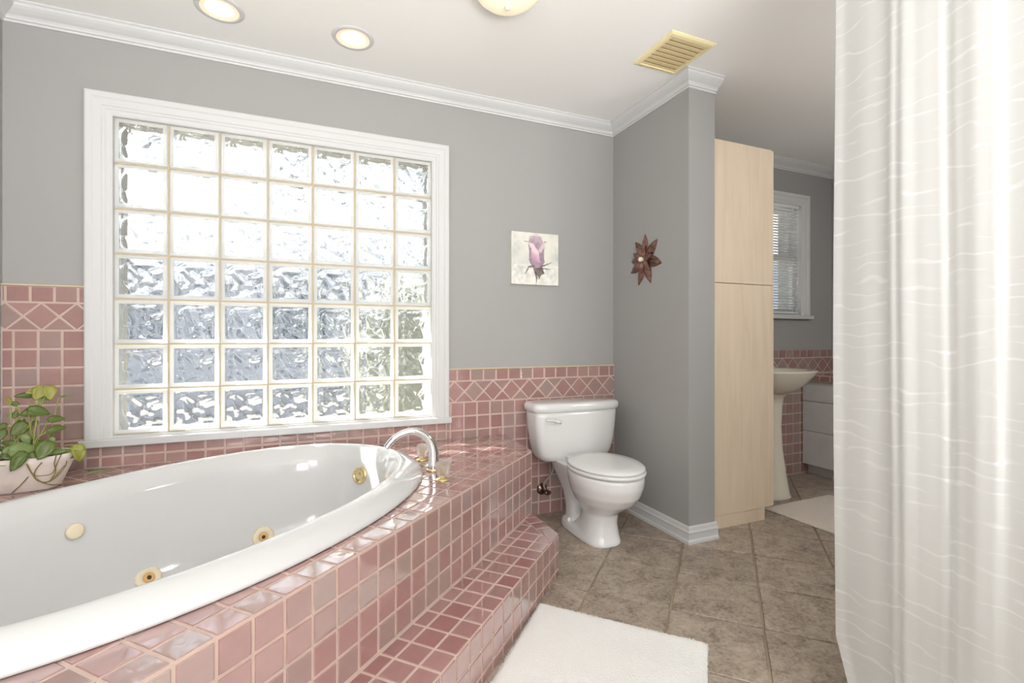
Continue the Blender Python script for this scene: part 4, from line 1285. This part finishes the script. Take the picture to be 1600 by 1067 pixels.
LEAVES = [
    (-0.952, 2.39, 0.87, 0.042, 0.03, 200, 'leaf_yellow', (0.7, -1, 0.3)),
    (-0.913, 2.38, 0.842, 0.037, 0.022, 330, 'leaf_light', (0.57, -1, 0.3)),
    (-1.001, 2.39, 0.783, 0.031, 0.022, 250, 'leaf', (0.24, -1, 0.3)),
    (-0.958, 2.41, 0.745, 0.026, 0.019, 200, 'leaf', (0.46, -1, 0.3)),
    (-0.905, 2.31, 0.64, 0.041, 0.029, 210, 'leaf', (0.46, -1, 0.3)),
    (-0.974, 2.3, 0.648, 0.047, 0.033, 200, 'leaf', (0.85, -1, 0.3)),
    (-0.982, 2.38, 0.695, 0.036, 0.025, 160, 'leaf', (0.84, -1, 0.3)),
    (-1.008, 2.33, 0.645, 0.035, 0.026, 230, 'leaf', (0.37, -1, 0.3)),
    (-0.898, 2.36, 0.667, 0.031, 0.02, 350, 'leaf', (0.45, -1, 0.3)),
    (-0.859, 2.37, 0.637, 0.032, 0.02, 30, 'leaf', (0.19, -1, 0.3)),
    (-0.836, 2.36, 0.622, 0.037, 0.023, 330, 'leaf_light', (0.3, -1, 0.3)),
    (-1.014, 2.36, 0.685, 0.036, 0.022, 170, 'leaf', (0.25, -1, 0.3)),
    (-0.94, 2.38, 0.682, 0.031, 0.02, 20, 'leaf', (0.58, -1, 0.3)),
    (-0.818, 2.37, 0.643, 0.043, 0.02, 95, 'leaf_yellow', (0.17, -1, 0.3)),
    (-0.791, 2.345, 0.621, 0.037, 0.02, 260, 'leaf_yellow', (0.53, -1, 0.3)),
    (-1.046, 2.4, 0.741, 0.031, 0.025, 200, 'leaf', (0.5, -1, 0.3)),
    (-0.98, 2.4, 0.853, 0.06, 0.026, 185, 'leaf', (0.47, -1, 0.45)),
    (-0.927, 2.37, 0.863, 0.052, 0.047, 250, 'leaf_yellow', (0.45, -1, 0.45)),
    (-0.891, 2.36, 0.863, 0.052, 0.041, 280, 'leaf_yellow', (0.44, -1, 0.45)),
    (-0.954, 2.37, 0.792, 0.054, 0.042, 200, 'leaf', (0.47, -1, 0.45)),
    (-0.917, 2.35, 0.796, 0.062, 0.042, 350, 'leaf', (0.45, -1, 0.45)),
    (-0.873, 2.37, 0.763, 0.048, 0.028, 10, 'leaf', (0.43, -1, 0.45)),
    (-0.864, 2.35, 0.728, 0.055, 0.029, 25, 'leaf', (0.43, -1, 0.45)),
    (-0.981, 2.36, 0.733, 0.056, 0.049, 230, 'leaf', (0.48, -1, 0.45)),
    (-1.029, 2.36, 0.714, 0.04, 0.029, 260, 'leaf', (0.5, -1, 0.45)),
    (-0.941, 2.3, 0.668, 0.07, 0.053, 10, 'leaf_light', (0.47, -1, 0.45)),
    (-0.882, 2.29, 0.66, 0.066, 0.059, 250, 'leaf', (0.45, -1, 0.45)),
    (-0.949, 2.275, 0.63, 0.069, 0.042, 250, 'leaf', (0.48, -1, 0.45)),
    (-0.919, 2.3, 0.63, 0.048, 0.033, 300, 'leaf', (0.46, -1, 0.45)),
    (-0.805, 2.36, 0.628, 0.066, 0.044, 285, 'leaf_yellow', (0.41, -1, 0.45)),
    (-0.993, 2.29, 0.624, 0.029, 0.021, 200, 'leaf_yellow', (0.5, -1, 0.45)),
    (-1.021, 2.39, 0.841, 0.032, 0.015, 110, 'leaf_yellow', (0.49, -1, 0.45)),
    (-0.988, 2.4, 0.754, 0.029, 0.025, 60, 'leaf', (0.47, -1, 0.45)),
    (-0.872, 2.33, 0.688, 0.026, 0.019, 290, 'leaf_light', (0.44, -1, 0.45)),
    (-0.891, 2.36, 0.718, 0.026, 0.014, 20, 'leaf_light', (0.44, -1, 0.45)),
    (-0.858, 2.34, 0.645, 0.052, 0.025, 10, 'leaf_light', (0.43, -1, 0.45)),
    (-0.835, 2.38, 0.638, 0.037, 0.03, 100, 'leaf_light', (0.42, -1, 0.45)),
    (-1.008, 2.39, 0.826, 0.028, 0.02, 160, 'leaf', (0.48, -1, 0.45)),
    (-0.954, 2.35, 0.694, 0.041, 0.029, 300, 'leaf_light', (0.47, -1, 0.45)),
    (-0.993, 2.32, 0.665, 0.035, 0.029, 200, 'leaf_light', (0.49, -1, 0.45)),
    (-1.033, 2.38, 0.66, 0.046, 0.019, 150, 'leaf', (0.5, -1, 0.45)),
    (-1.016, 2.4, 0.78, 0.026, 0.02, 200, 'leaf_light', (0.49, -1, 0.45)),
    (-0.855, 2.38, 0.847, 0.037, 0.007, 25, 'leaf_light', (0.43, -1, 0.45)),
]
LEAVES.append((-0.792, 2.501, 0.522, 0.075, 0.014, 20, 'leaf_light', (0.1, -0.8, 1.0)))
LEAVES.append((-0.933, 2.149, 0.520, 0.022, 0.014, 20, 'leaf_yellow', (0.1, -0.3, 1.0)))
bases = []
for (x, y, z, L_, W_, roll, kind, face) in LEAVES:
    bases.append(leaf(x, y, z, L_, W_, roll, kind, face))
random.seed(11)
for b in bases:
    if b.z < ZD + 0.10: continue
    root = Vector((pc[0] + max(-0.12, min(0.12, (b.x - pc[0]) * 0.45 + random.uniform(-0.02, 0.02))), pc[1] + random.uniform(-0.04, 0.03), ZD + 0.114))
    midp = root.lerp(b, 0.5) + Vector((random.uniform(-0.012, 0.012), random.uniform(-0.015, 0.0), 0.02))
    bm = bmesh.new(); tube(bm, smooth_path([root, midp, b], 5), 0.0018, 6)
    o = obj('stem', bm, 'stem', pp, smooth=True); o.matrix_parent_inverse = PI_
VINES = [
    [(-0.927, 2.286, 0.618), (-0.92, 2.296, 0.587), (-0.913, 2.303, 0.57), (-0.891, 2.312, 0.565), (-0.869, 2.323, 0.57), (-0.852, 2.318, 0.613), (-0.842, 2.317, 0.637)],
    [(-0.928, 2.286, 0.619), (-0.919, 2.298, 0.581), (-0.911, 2.306, 0.559), (-0.891, 2.322, 0.536), (-0.871, 2.33, 0.548), (-0.852, 2.338, 0.574), (-0.841, 2.343, 0.591)],
    [(-0.929, 2.286, 0.616), (-0.918, 2.3, 0.576), (-0.906, 2.312, 0.547), (-0.882, 2.327, 0.537), (-0.859, 2.338, 0.555), (-0.842, 2.347, 0.584), (-0.835, 2.343, 0.606)],
    [(-0.889, 2.296, 0.617), (-0.906, 2.297, 0.594), (-0.913, 2.303, 0.57), (-0.903, 2.314, 0.544), (-0.875, 2.339, 0.522), (-0.845, 2.385, 0.512), (-0.809, 2.385, 0.512)],
    [(-0.852, 2.309, 0.645), (-0.861, 2.314, 0.605), (-0.862, 2.326, 0.573), (-0.878, 2.328, 0.54)],
    [(-0.929, 2.3, 0.568), (-0.955, 2.306, 0.536), (-0.979, 2.313, 0.512)],
]
for vn in VINES:
    bm = bmesh.new(); tube(bm, smooth_path(vn, 5), 0.0016, 6)
    o = obj('vine', bm, 'vine', pp, smooth=True); o.matrix_parent_inverse = PI_

# ------------------------------------------------------------------ pedestal sink
sk = thing('pedestal_sink', 'bone coloured pedestal sink half hidden behind the tall cabinet', 'sink', (2.90, 2.36, 0))
bm = bmesh.new()
ped = [(0.0, 0.118, 0.115), (0.012, 0.120, 0.117), (0.03, 0.112, 0.108), (0.15, 0.096, 0.088), (0.32, 0.078, 0.066), (0.48, 0.068, 0.060), (0.62, 0.074, 0.066), (0.675, 0.084, 0.075), (0.682, 0.096, 0.088), (0.700, 0.098, 0.090)]
rings(bm, [superell(0, 0, z, a, b, 2.6, 40) for z, a, b in ped])
obj('pedestal', bm, 'bone', sk, smooth=True)
bm = bmesh.new()
bs = [(0.695, 0.06, 0.10, 0.09), (0.705, 0.11, 0.13, 0.13), (0.735, 0.17, 0.17, 0.17), (0.775, 0.225, 0.21, 0.205), (0.815, 0.268, 0.24, 0.235), (0.842, 0.292, 0.262, 0.250), (0.852, 0.298, 0.268, 0.256), (0.856, 0.290, 0.266, 0.250), (0.850, 0.24, 0.15, 0.20), (0.80, 0.20, 0.10, 0.17), (0.76, 0.10, 0.04, 0.08)]
rings(bm, [superell(0, 0.01, z, a, b, 2.5, 56, b2) for z, a, b, b2 in bs])
obj('basin', bm, 'bone', sk, smooth=True)
bm = bmesh.new(); rings(bm, [[(x, 0.15, 0.850), (x, 0.275, 0.850), (x, 0.275, 0.872 + hh), (x, 0.245, 0.880 + hh), (x, 0.17, 0.856)] for x, hh in ((-0.27, 0), (-0.2, 0.022), (0, 0.03), (0.2, 0.022), (0.27, 0))])
obj('faucet_ledge', bm, 'bone', sk, smooth=False)
sf = thing('sink_faucet', 'small chrome faucet tip just visible above the pedestal sink', 'faucet', (2.93, 2.58, 0.909))
bm = bmesh.new(); lathe(bm, [(0.026, 0.0), (0.024, 0.01), (0.016, 0.02), (0.014, 0.06)], 20); tube(bm, smooth_path([(0, 0, 0.05), (0, -0.03, 0.075), (0, -0.085, 0.07), (0, -0.115, 0.052)], 5), 0.010, 12)
obj('spout', bm, 'chrome', sf, smooth=True)
bm = bmesh.new(); tube(bm, [(0.0, 0, 0.058), (0.02, -0.005, 0.088), (0.06, -0.01, 0.094)], 0.007, 10)
obj('lever', bm, 'chrome', sf, smooth=True)

# ------------------------------------------------------------------ vanity drawers and tiled counter
van = thing('vanity_drawers', 'pale grey vanity drawer unit beside the pedestal sink', 'cabinet', (3.78, 1.9, 0))
VI = Matrix.Translation((-3.78, -1.9, 0))
def vp(name, a, b, m, bev=0.0015, par=None):
    o = boxo(name, a, b, m, par or van, bev); o.matrix_parent_inverse = VI; return o
vy0, vy1 = 1.25, 2.64
vp('carcass', (3.622, vy0, 0.083), (3.965, vy1, 0.735), 'vanity')
vp('toe_kick', (3.665, vy0 + 0.02, 0.0), (3.96, vy1, 0.0825), 'vanity')
for ya, yb in ((1.95, vy1 - 0.002), (vy0 + 0.002, 1.945)):
    for z0, z1 in ((0.086, 0.345), (0.349, 0.577), (0.581, 0.733)):
        vp('drawer_front', (3.600, ya, z0), (3.620, yb, z1), 'vanity')
ctr = thing('tiled_counter', 'pink tiled counter on top of the grey vanity drawers', 'counter', (3.78, 1.9, 0.736))
o = boxo('counter_body', (3.578, vy0 - 0.01, 0.737), (3.965, vy1, 0.786), 'grout', ctr); o.matrix_parent_inverse = Matrix.Translation((-3.78, -1.9, -0.736))
CTI = Matrix.Translation((-3.78, -1.9, -0.736))
tile_grid(joints(0.0, PT, 0, vy1 - vy0 + 0.01), [0.002, 0.048], [], 'tile', ctr, CTI @ face_matrix((3.578, vy1, 0.737), (0, -1, 0), (0, 0, 1)), th=0.0030)
tile_grid([0.0, 0.07, 0.07 + PT, 0.07 + 2 * PT, 0.07 + 3 * PT, 0.07 + 4 * PT], joints(0.0, PT, 0, vy1 - vy0 + 0.01), [(0.386, 0, -1, 0)], 'tile', ctr, CTI @ face_matrix((3.577, vy0 - 0.01, 0.786), (1, 0, 0), (0, 1, 0)), th=0.0030)
val_ = thing('light_valance', 'narrow white rounded valance under the crown moulding by the shower curtain', 'valance', (3.93, 1.9, 2.22))
bm = bmesh.new(); box(bm, (-0.035, -0.6, 0.0), (0.036, 0.60, 0.15), 0.015, 4)
obj('valance_box', bm, 'white_paint', val_)

# ------------------------------------------------------------------ alcove window with blind
w2 = bpy.data.objects.new('window_2', None); COL.objects.link(w2); w2.location = (3.23, YB, VZ0)
struct(w2, 'white framed sash window behind the tall cabinet', 'window')
def w2p(o): o.parent = w2; o.matrix_parent_inverse = Matrix.Translation((-3.23, -YB, -VZ0)); return o
CAS2 = [(-0.004, -0.10), (-0.004, 0.008), (0.004, 0.012), (0.014, 0.013), (0.020, 0.017), (0.050, 0.020), (0.056, 0.026), (0.074, 0.027), (0.080, 0.024), (0.080, 0.0)]
bm = bmesh.new(); frame_sweep(bm, VX0, VX1, 1.245, VZ1, YB, CAS2); w2p(obj('window_frame', bm, 'white_paint'))
bm = bmesh.new(); box(bm, (VX0 - 0.10, YB - 0.04, 1.218), (VX1 + 0.105, YB - 0.002, 1.246), 0.004); box(bm, (VX0, YB - 0.003, 1.222), (VX1, YB + 0.14, 1.2545)); w2p(obj('window_sill', bm, 'white_paint'))
for z0, z1, y in ((VZ0, 1.712, 0.045), (1.690, VZ1, 0.078)):
    bm = bmesh.new(); yy = YB + y; f_ = 0.038
    box(bm, (VX0, yy, z0), (VX0 + f_, yy + 0.03, z1)); box(bm, (VX1 - f_, yy, z0), (VX1, yy + 0.03, z1))
    box(bm, (VX0 + f_, yy, z0), (VX1 - f_, yy + 0.03, z0 + f_)); box(bm, (VX0 + f_, yy, z1 - f_), (VX1 - f_, yy + 0.03, z1))
    xm = (VX0 + VX1) / 2 + 0.12
    box(bm, (xm - 0.008, yy + 0.004, z0 + f_), (xm + 0.008, yy + 0.026, z1 - f_))
    s_ = w2p(obj('sash', bm, 'white_paint'))
    p_ = boxo('pane', (VX0 + f_, yy + 0.013, z0 + f_), (VX1 - f_, yy + 0.017, z1 - f_), 'pane'); p_.parent = s_; p_.matrix_parent_inverse = Matrix.Translation((-3.23, -YB, -VZ0)) if False else Matrix.Identity(4)
    p_.parent = w2; p_.matrix_parent_inverse = Matrix.Translation((-3.23, -YB, -VZ0))
bl = thing('venetian_blind', 'white slatted blind lowered over the alcove window', 'blind', (3.225, YB + 0.018, 2.085))
boxo('head_rail', (-0.362, -0.018, 0.002), (0.362, 0.018, 0.028), 'blind', bl, 0.002)
sm3 = None
for k in range(38):
    z = -0.010 - k * 0.0212
    if sm3 is None:
        bm = bmesh.new(); rings(bm, [[(x, -0.0110, 0.0045), (x, 0.0, 0.0012), (x, 0.0110, -0.0045), (x, 0.0, 0.0004)] for x in (-0.360, 0.360)]); o = obj('slat', bm, 'blind', bl); sm3 = o.data
    else: o = link('slat', sm3, None, bl)
    o.location = (0, 0, z)
boxo('bottom_rail', (-0.360, -0.012, -0.825), (0.360, 0.012, -0.812), 'blind', bl, 0.002)
for x in (-0.25, 0.02, 0.29):
    boxo('ladder_cord', (x - 0.0012, -0.0135, -0.815), (x + 0.0012, -0.0122, 0.002), 'blind', bl)
bm = bmesh.new(); tube(bm, [(0.335, -0.022, 0.0), (0.336, -0.022, -0.56)], 0.0012, 6); lathe(bm, [(0.003, 0), (0.005, -0.03), (0.004, -0.036)], 10, Matrix.Translation((0.336, -0.022, -0.56)))
obj('pull_cord', bm, 'blind', bl)

# ------------------------------------------------------------------ bath mats
def rug(name, label, poly, th_, m, tuft, dens, nvert=(60, 60), hang=0.0):
    """poly: four corners; a soft slab plus cut pile"""
    P = [Vector((x, y, 0)) for x, y in poly]
    cx = sum((p for p in P), Vector()) / 4
    t_ = thing(name, label, 'bath mat', (cx.x, cx.y, 0.0))
    bm = bmesh.new(); nu, nv = nvert
    def at(u, v): return (P[0] * (1 - u) + P[1] * u) * (1 - v) + (P[3] * (1 - u) + P[2] * u) * v - cx
    rows = []
    for j in range(nv + 1):
        row = []
        for i in range(nu + 1):
            u, v = i / nu, j / nv
            e = min(u, 1 - u, v, 1 - v)
            p = at(u, v)
            q = noise.noise(Vector((p.x * 60, p.y * 60, 1))) ; q2 = noise.noise(Vector((p.x * 9, p.y * 9, 4)))
            if e < 1e-6: p = p + Vector((q * 0.005, noise.noise(Vector((p.x * 60, p.y * 60, 9))) * 0.005, 0))
            z = th_ * (0.35 if e < 1e-6 else min(1.0, 0.75 + e * 20)) + (q * 0.0022 + q2 * 0.003) * (0 if e < 1e-6 else 1)
            row.append(bm.verts.new((p.x, p.y, z + 0.003)))
        rows.append(row)
    for j in range(nv):
        for i in range(nu): bm.faces.new((rows[j][i], rows[j][i + 1], rows[j + 1][i + 1], rows[j + 1][i]))
    rim = [rows[0][i] for i in range(nu + 1)] + [rows[j][nu] for j in range(1, nv + 1)] + [rows[nv][i] for i in range(nu - 1, -1, -1)] + [rows[j][0] for j in range(nv - 1, 0, -1)]
    low = [bm.verts.new((v.co.x, v.co.y, 0.0025)) for v in rim]
    for i in range(len(rim)): bm.faces.new((rim[i], low[i], low[(i + 1) % len(rim)], rim[(i + 1) % len(rim)]))
    bm.faces.new(low)
    obj('mat_body', bm, m, t_, smooth=True)
    random.seed(3)
    V, F = [], []
    for k in range(dens):
        if k % 5 == 0:
            e = random.random(); s = random.randrange(4); w_ = random.uniform(0, 0.008)
            u, v = ((e, w_), (e, 1 - w_), (w_, e), (1 - w_, e))[s]
        else: u, v = random.random(), random.random()
        p = at(u, v); a = random.uniform(0, 2 * PI); ln_ = tuft * random.uniform(0.6, 1.2)
        edge = min(u, 1 - u, v, 1 - v) < 0.01
        z0 = (0.003 if edge else th_ * 0.8)
        tip = Vector((p.x + math.cos(a) * ln_ * 0.7, p.y + math.sin(a) * ln_ * 0.7, z0 + ln_ * random.uniform(0.4, 0.9)))
        b_ = 0.0022; i0 = len(V)
        V += [(p.x + b_ * math.sin(a), p.y - b_ * math.cos(a), z0), (p.x - b_ * math.sin(a), p.y + b_ * math.cos(a), z0), tuple(tip)]
        F.append((i0, i0 + 1, i0 + 2))
    me = bpy.data.meshes.new('pile'); me.from_pydata(V, [], F)
    o = link('pile', me, m, t_); o['kind'] = 'stuff'
    return t_
c = [sp(0.269, 0.25), sp(0.269, 0.25)]
rug('bath_mat', 'thick white bath mat on the floor in front of the tub step', [(0.857, 1.748), (1.279, 1.289), (0.63, 0.64), (0.20, 1.07)], 0.016, 'rug', 0.010, 26000)
rug('bath_mat', 'off white woven mat on the floor in front of the pedestal sink', [(2.63, 2.185), (3.26, 2.205), (3.26, 1.25), (2.65, 1.25)], 0.010, 'rug_far', 0.004, 5000)

# ------------------------------------------------------------------ shower curtain, rod
cur = thing('shower_curtain', 'sheer ivory shower curtain with wavy horizontal woven stripes', 'shower curtain', (1.31, 0.2, 0))
bm = bmesh.new()
Y0, Y1 = 0.868, -0.75
NU, NV = 300, 60
FOLDS = [(0.868, 0.0), (0.845, 0.012), (0.79, 0.004), (0.745, 0.014), (0.722, -0.020), (0.712, -0.010), (0.700, -0.026), (0.67, -0.004), (0.632, 0.008), (0.618, 0.030), (0.60, 0.008), (0.565, -0.012), (0.54, -0.004), (0.52, 0.022),
         (0.47, 0.010), (0.42, -0.008), (0.37, 0.016), (0.31, -0.012), (0.26, 0.018), (0.20, -0.014), (0.13, 0.020), (0.06, -0.014), (-0.02, 0.018), (-0.10, -0.016), (-0.2, 0.018), (-0.3, -0.014), (-0.4, 0.018), (-0.5, -0.014), (-0.6, 0.016), (-0.75, 0.0)]
def fold_x(y):
    for (a, xa), (b, xb) in zip(FOLDS, FOLDS[1:]):
        if b <= y <= a:
            t = (a - y) / (a - b); t = t * t * (3 - 2 * t); return xa + (xb - xa) * t
    return 0
uvs = {}
rows = []
for j in range(NV + 1):
    z = 0.035 + (2.045 - 0.035) * j / NV
    row = []; arc = 0; last = None
    for i in range(NU + 1):
        y = Y0 + (Y1 - Y0) * i / NU
        k = 0.45 + 0.08 * math.sin(z * 2.2)
        x = 1.31 + fold_x(y) * k + 0.006 * math.sin(z * 3 + y * 9)
        yy = y - 0.012 * (1 - z / 2.0)*0
        # the free bottom corner is folded back a little
        if z < 0.27:
            q = (0.27 - z) / 0.27
            yy = y - q * 0.075 * max(0.0, 1 - i / (NU * 0.30))
            x += 0.02 * q * math.sin(i / NU * 30)
        p = Vector((x, yy))
        if last is not None: arc += (p - last).length
        last = p
        v = bm.verts.new((x - 1.31, yy - 0.2, z)); uvs[v] = (arc, z)
        row.append(v)
    rows.append(row)
for j in range(NV):
    for i in range(NU): bm.faces.new((rows[j][i], rows[j][i + 1], rows[j + 1][i + 1], rows[j + 1][i]))
ul = bm.loops.layers.uv.new('cloth')
for f in bm.faces:
    for lp in f.loops: lp[ul].uv = uvs[lp.vert]
o = obj('fabric', bm, 'curtain', cur, smooth=True)
rod = thing('curtain_rod', 'chrome shower curtain rod above the curtain', 'curtain rod', (1.31, -0.5, 2.085))
bm = bmesh.new(); tube(bm, [(0, -1.195, 0), (0, 1.30, 0)], 0.0125, 16); obj('pole', bm, 'chrome', rod, smooth=True)
bm = bmesh.new(); lathe(bm, [(0.012, 0), (0.035, 0.0), (0.035, 0.006), (0.02, 0.014)], 20, orient((0, -1.2, 0), (0, 1, 0))); obj('bracket', bm, 'chrome', rod, smooth=True)
bm = bmesh.new(); tube(bm, [(0, 1.29, 0), (0, 1.29, 0.355)], 0.007, 10); obj('ceiling_support', bm, 'chrome', rod, smooth=True)
hk = None
for k in range(12):
    y = 0.84 - k * 0.14
    if hk is None:
        bm = bmesh.new(); tube(bm, [(0.019 * math.cos(a), 0, 0.026 * math.sin(a)) for a in [2 * PI * i / 20 for i in range(20)]], 0.0018, 6, caps=False)
        o = obj('curtain_hook', bm, 'chrome', None, smooth=True); hk = o.data
    else: o = link('curtain_hook', hk, None)
    o.parent = cur; o.location = (0, y - 0.2, 2.068)

# ------------------------------------------------------------------ outside the windows
struct(boxo('ground', (-9, YB + T, -0.3), (12, 22, -0.2), 'patio'), 'pale patio outside seen through the glass blocks', 'ground')
struct(boxo('trim_3', (-3, YB + T, 2.45), (6, YB + T + 0.95, 2.52), 'eave'), 'beige eave over the windows', 'eave')
hs = thing('neighbour_house', 'pale blue grey house seen blurred through the glass blocks', 'house', (-1.5, 9, -0.2))
boxo('house_wall', (-5, 0, 0), (3.2, 4, 2.4), 'siding', hs)
bm = bmesh.new(); rings(bm, [[(x, -0.4, 2.4), (x, 2, 3.5), (x, 4.4, 2.4)] for x in (-5.4, 3.6)]); obj('roof', bm, 'roof', hs)
for x in (-3.6, -1.0, 1.4):
    f_ = boxo('window_frame', (x - 0.6, -0.05, 1.0), (x + 0.6, 0.0, 2.1), 'white_paint', hs)
    boxo('pane', (x - 0.5, -0.06, 1.1), (x + 0.5, -0.045, 2.0), 'darkglass', f_)
def bush(name, lab, x, y, rx, rz_, seed):
    random.seed(seed)
    bm = bmesh.new()
    bmesh.ops.create_icosphere(bm, subdivisions=4, radius=1.0)
    for v in bm.verts:
        n_ = v.co.normalized()
        d_ = 1 + 0.28 * noise.noise(n_ * 3 + Vector((seed, 0, 0))) + 0.16 * noise.noise(n_ * 9) 
        v.co = Vector((n_.x * rx, n_.y * 0.8, n_.z * rz_)) * d_
    o = obj(name, bm, 'hedge', None); o.location = (x, y, -0.2 + rz_ * 0.85)
    tag(o, lab, 'bush')
bush('garden_bush', 'dark green bush outside the right side of the glass block window', 1.5, 5.2, 1.0, 1.15, 5)
bush('garden_bush', 'wide green bush outside beyond the alcove window', 4.6, 6.2, 1.5, 0.9, 9)
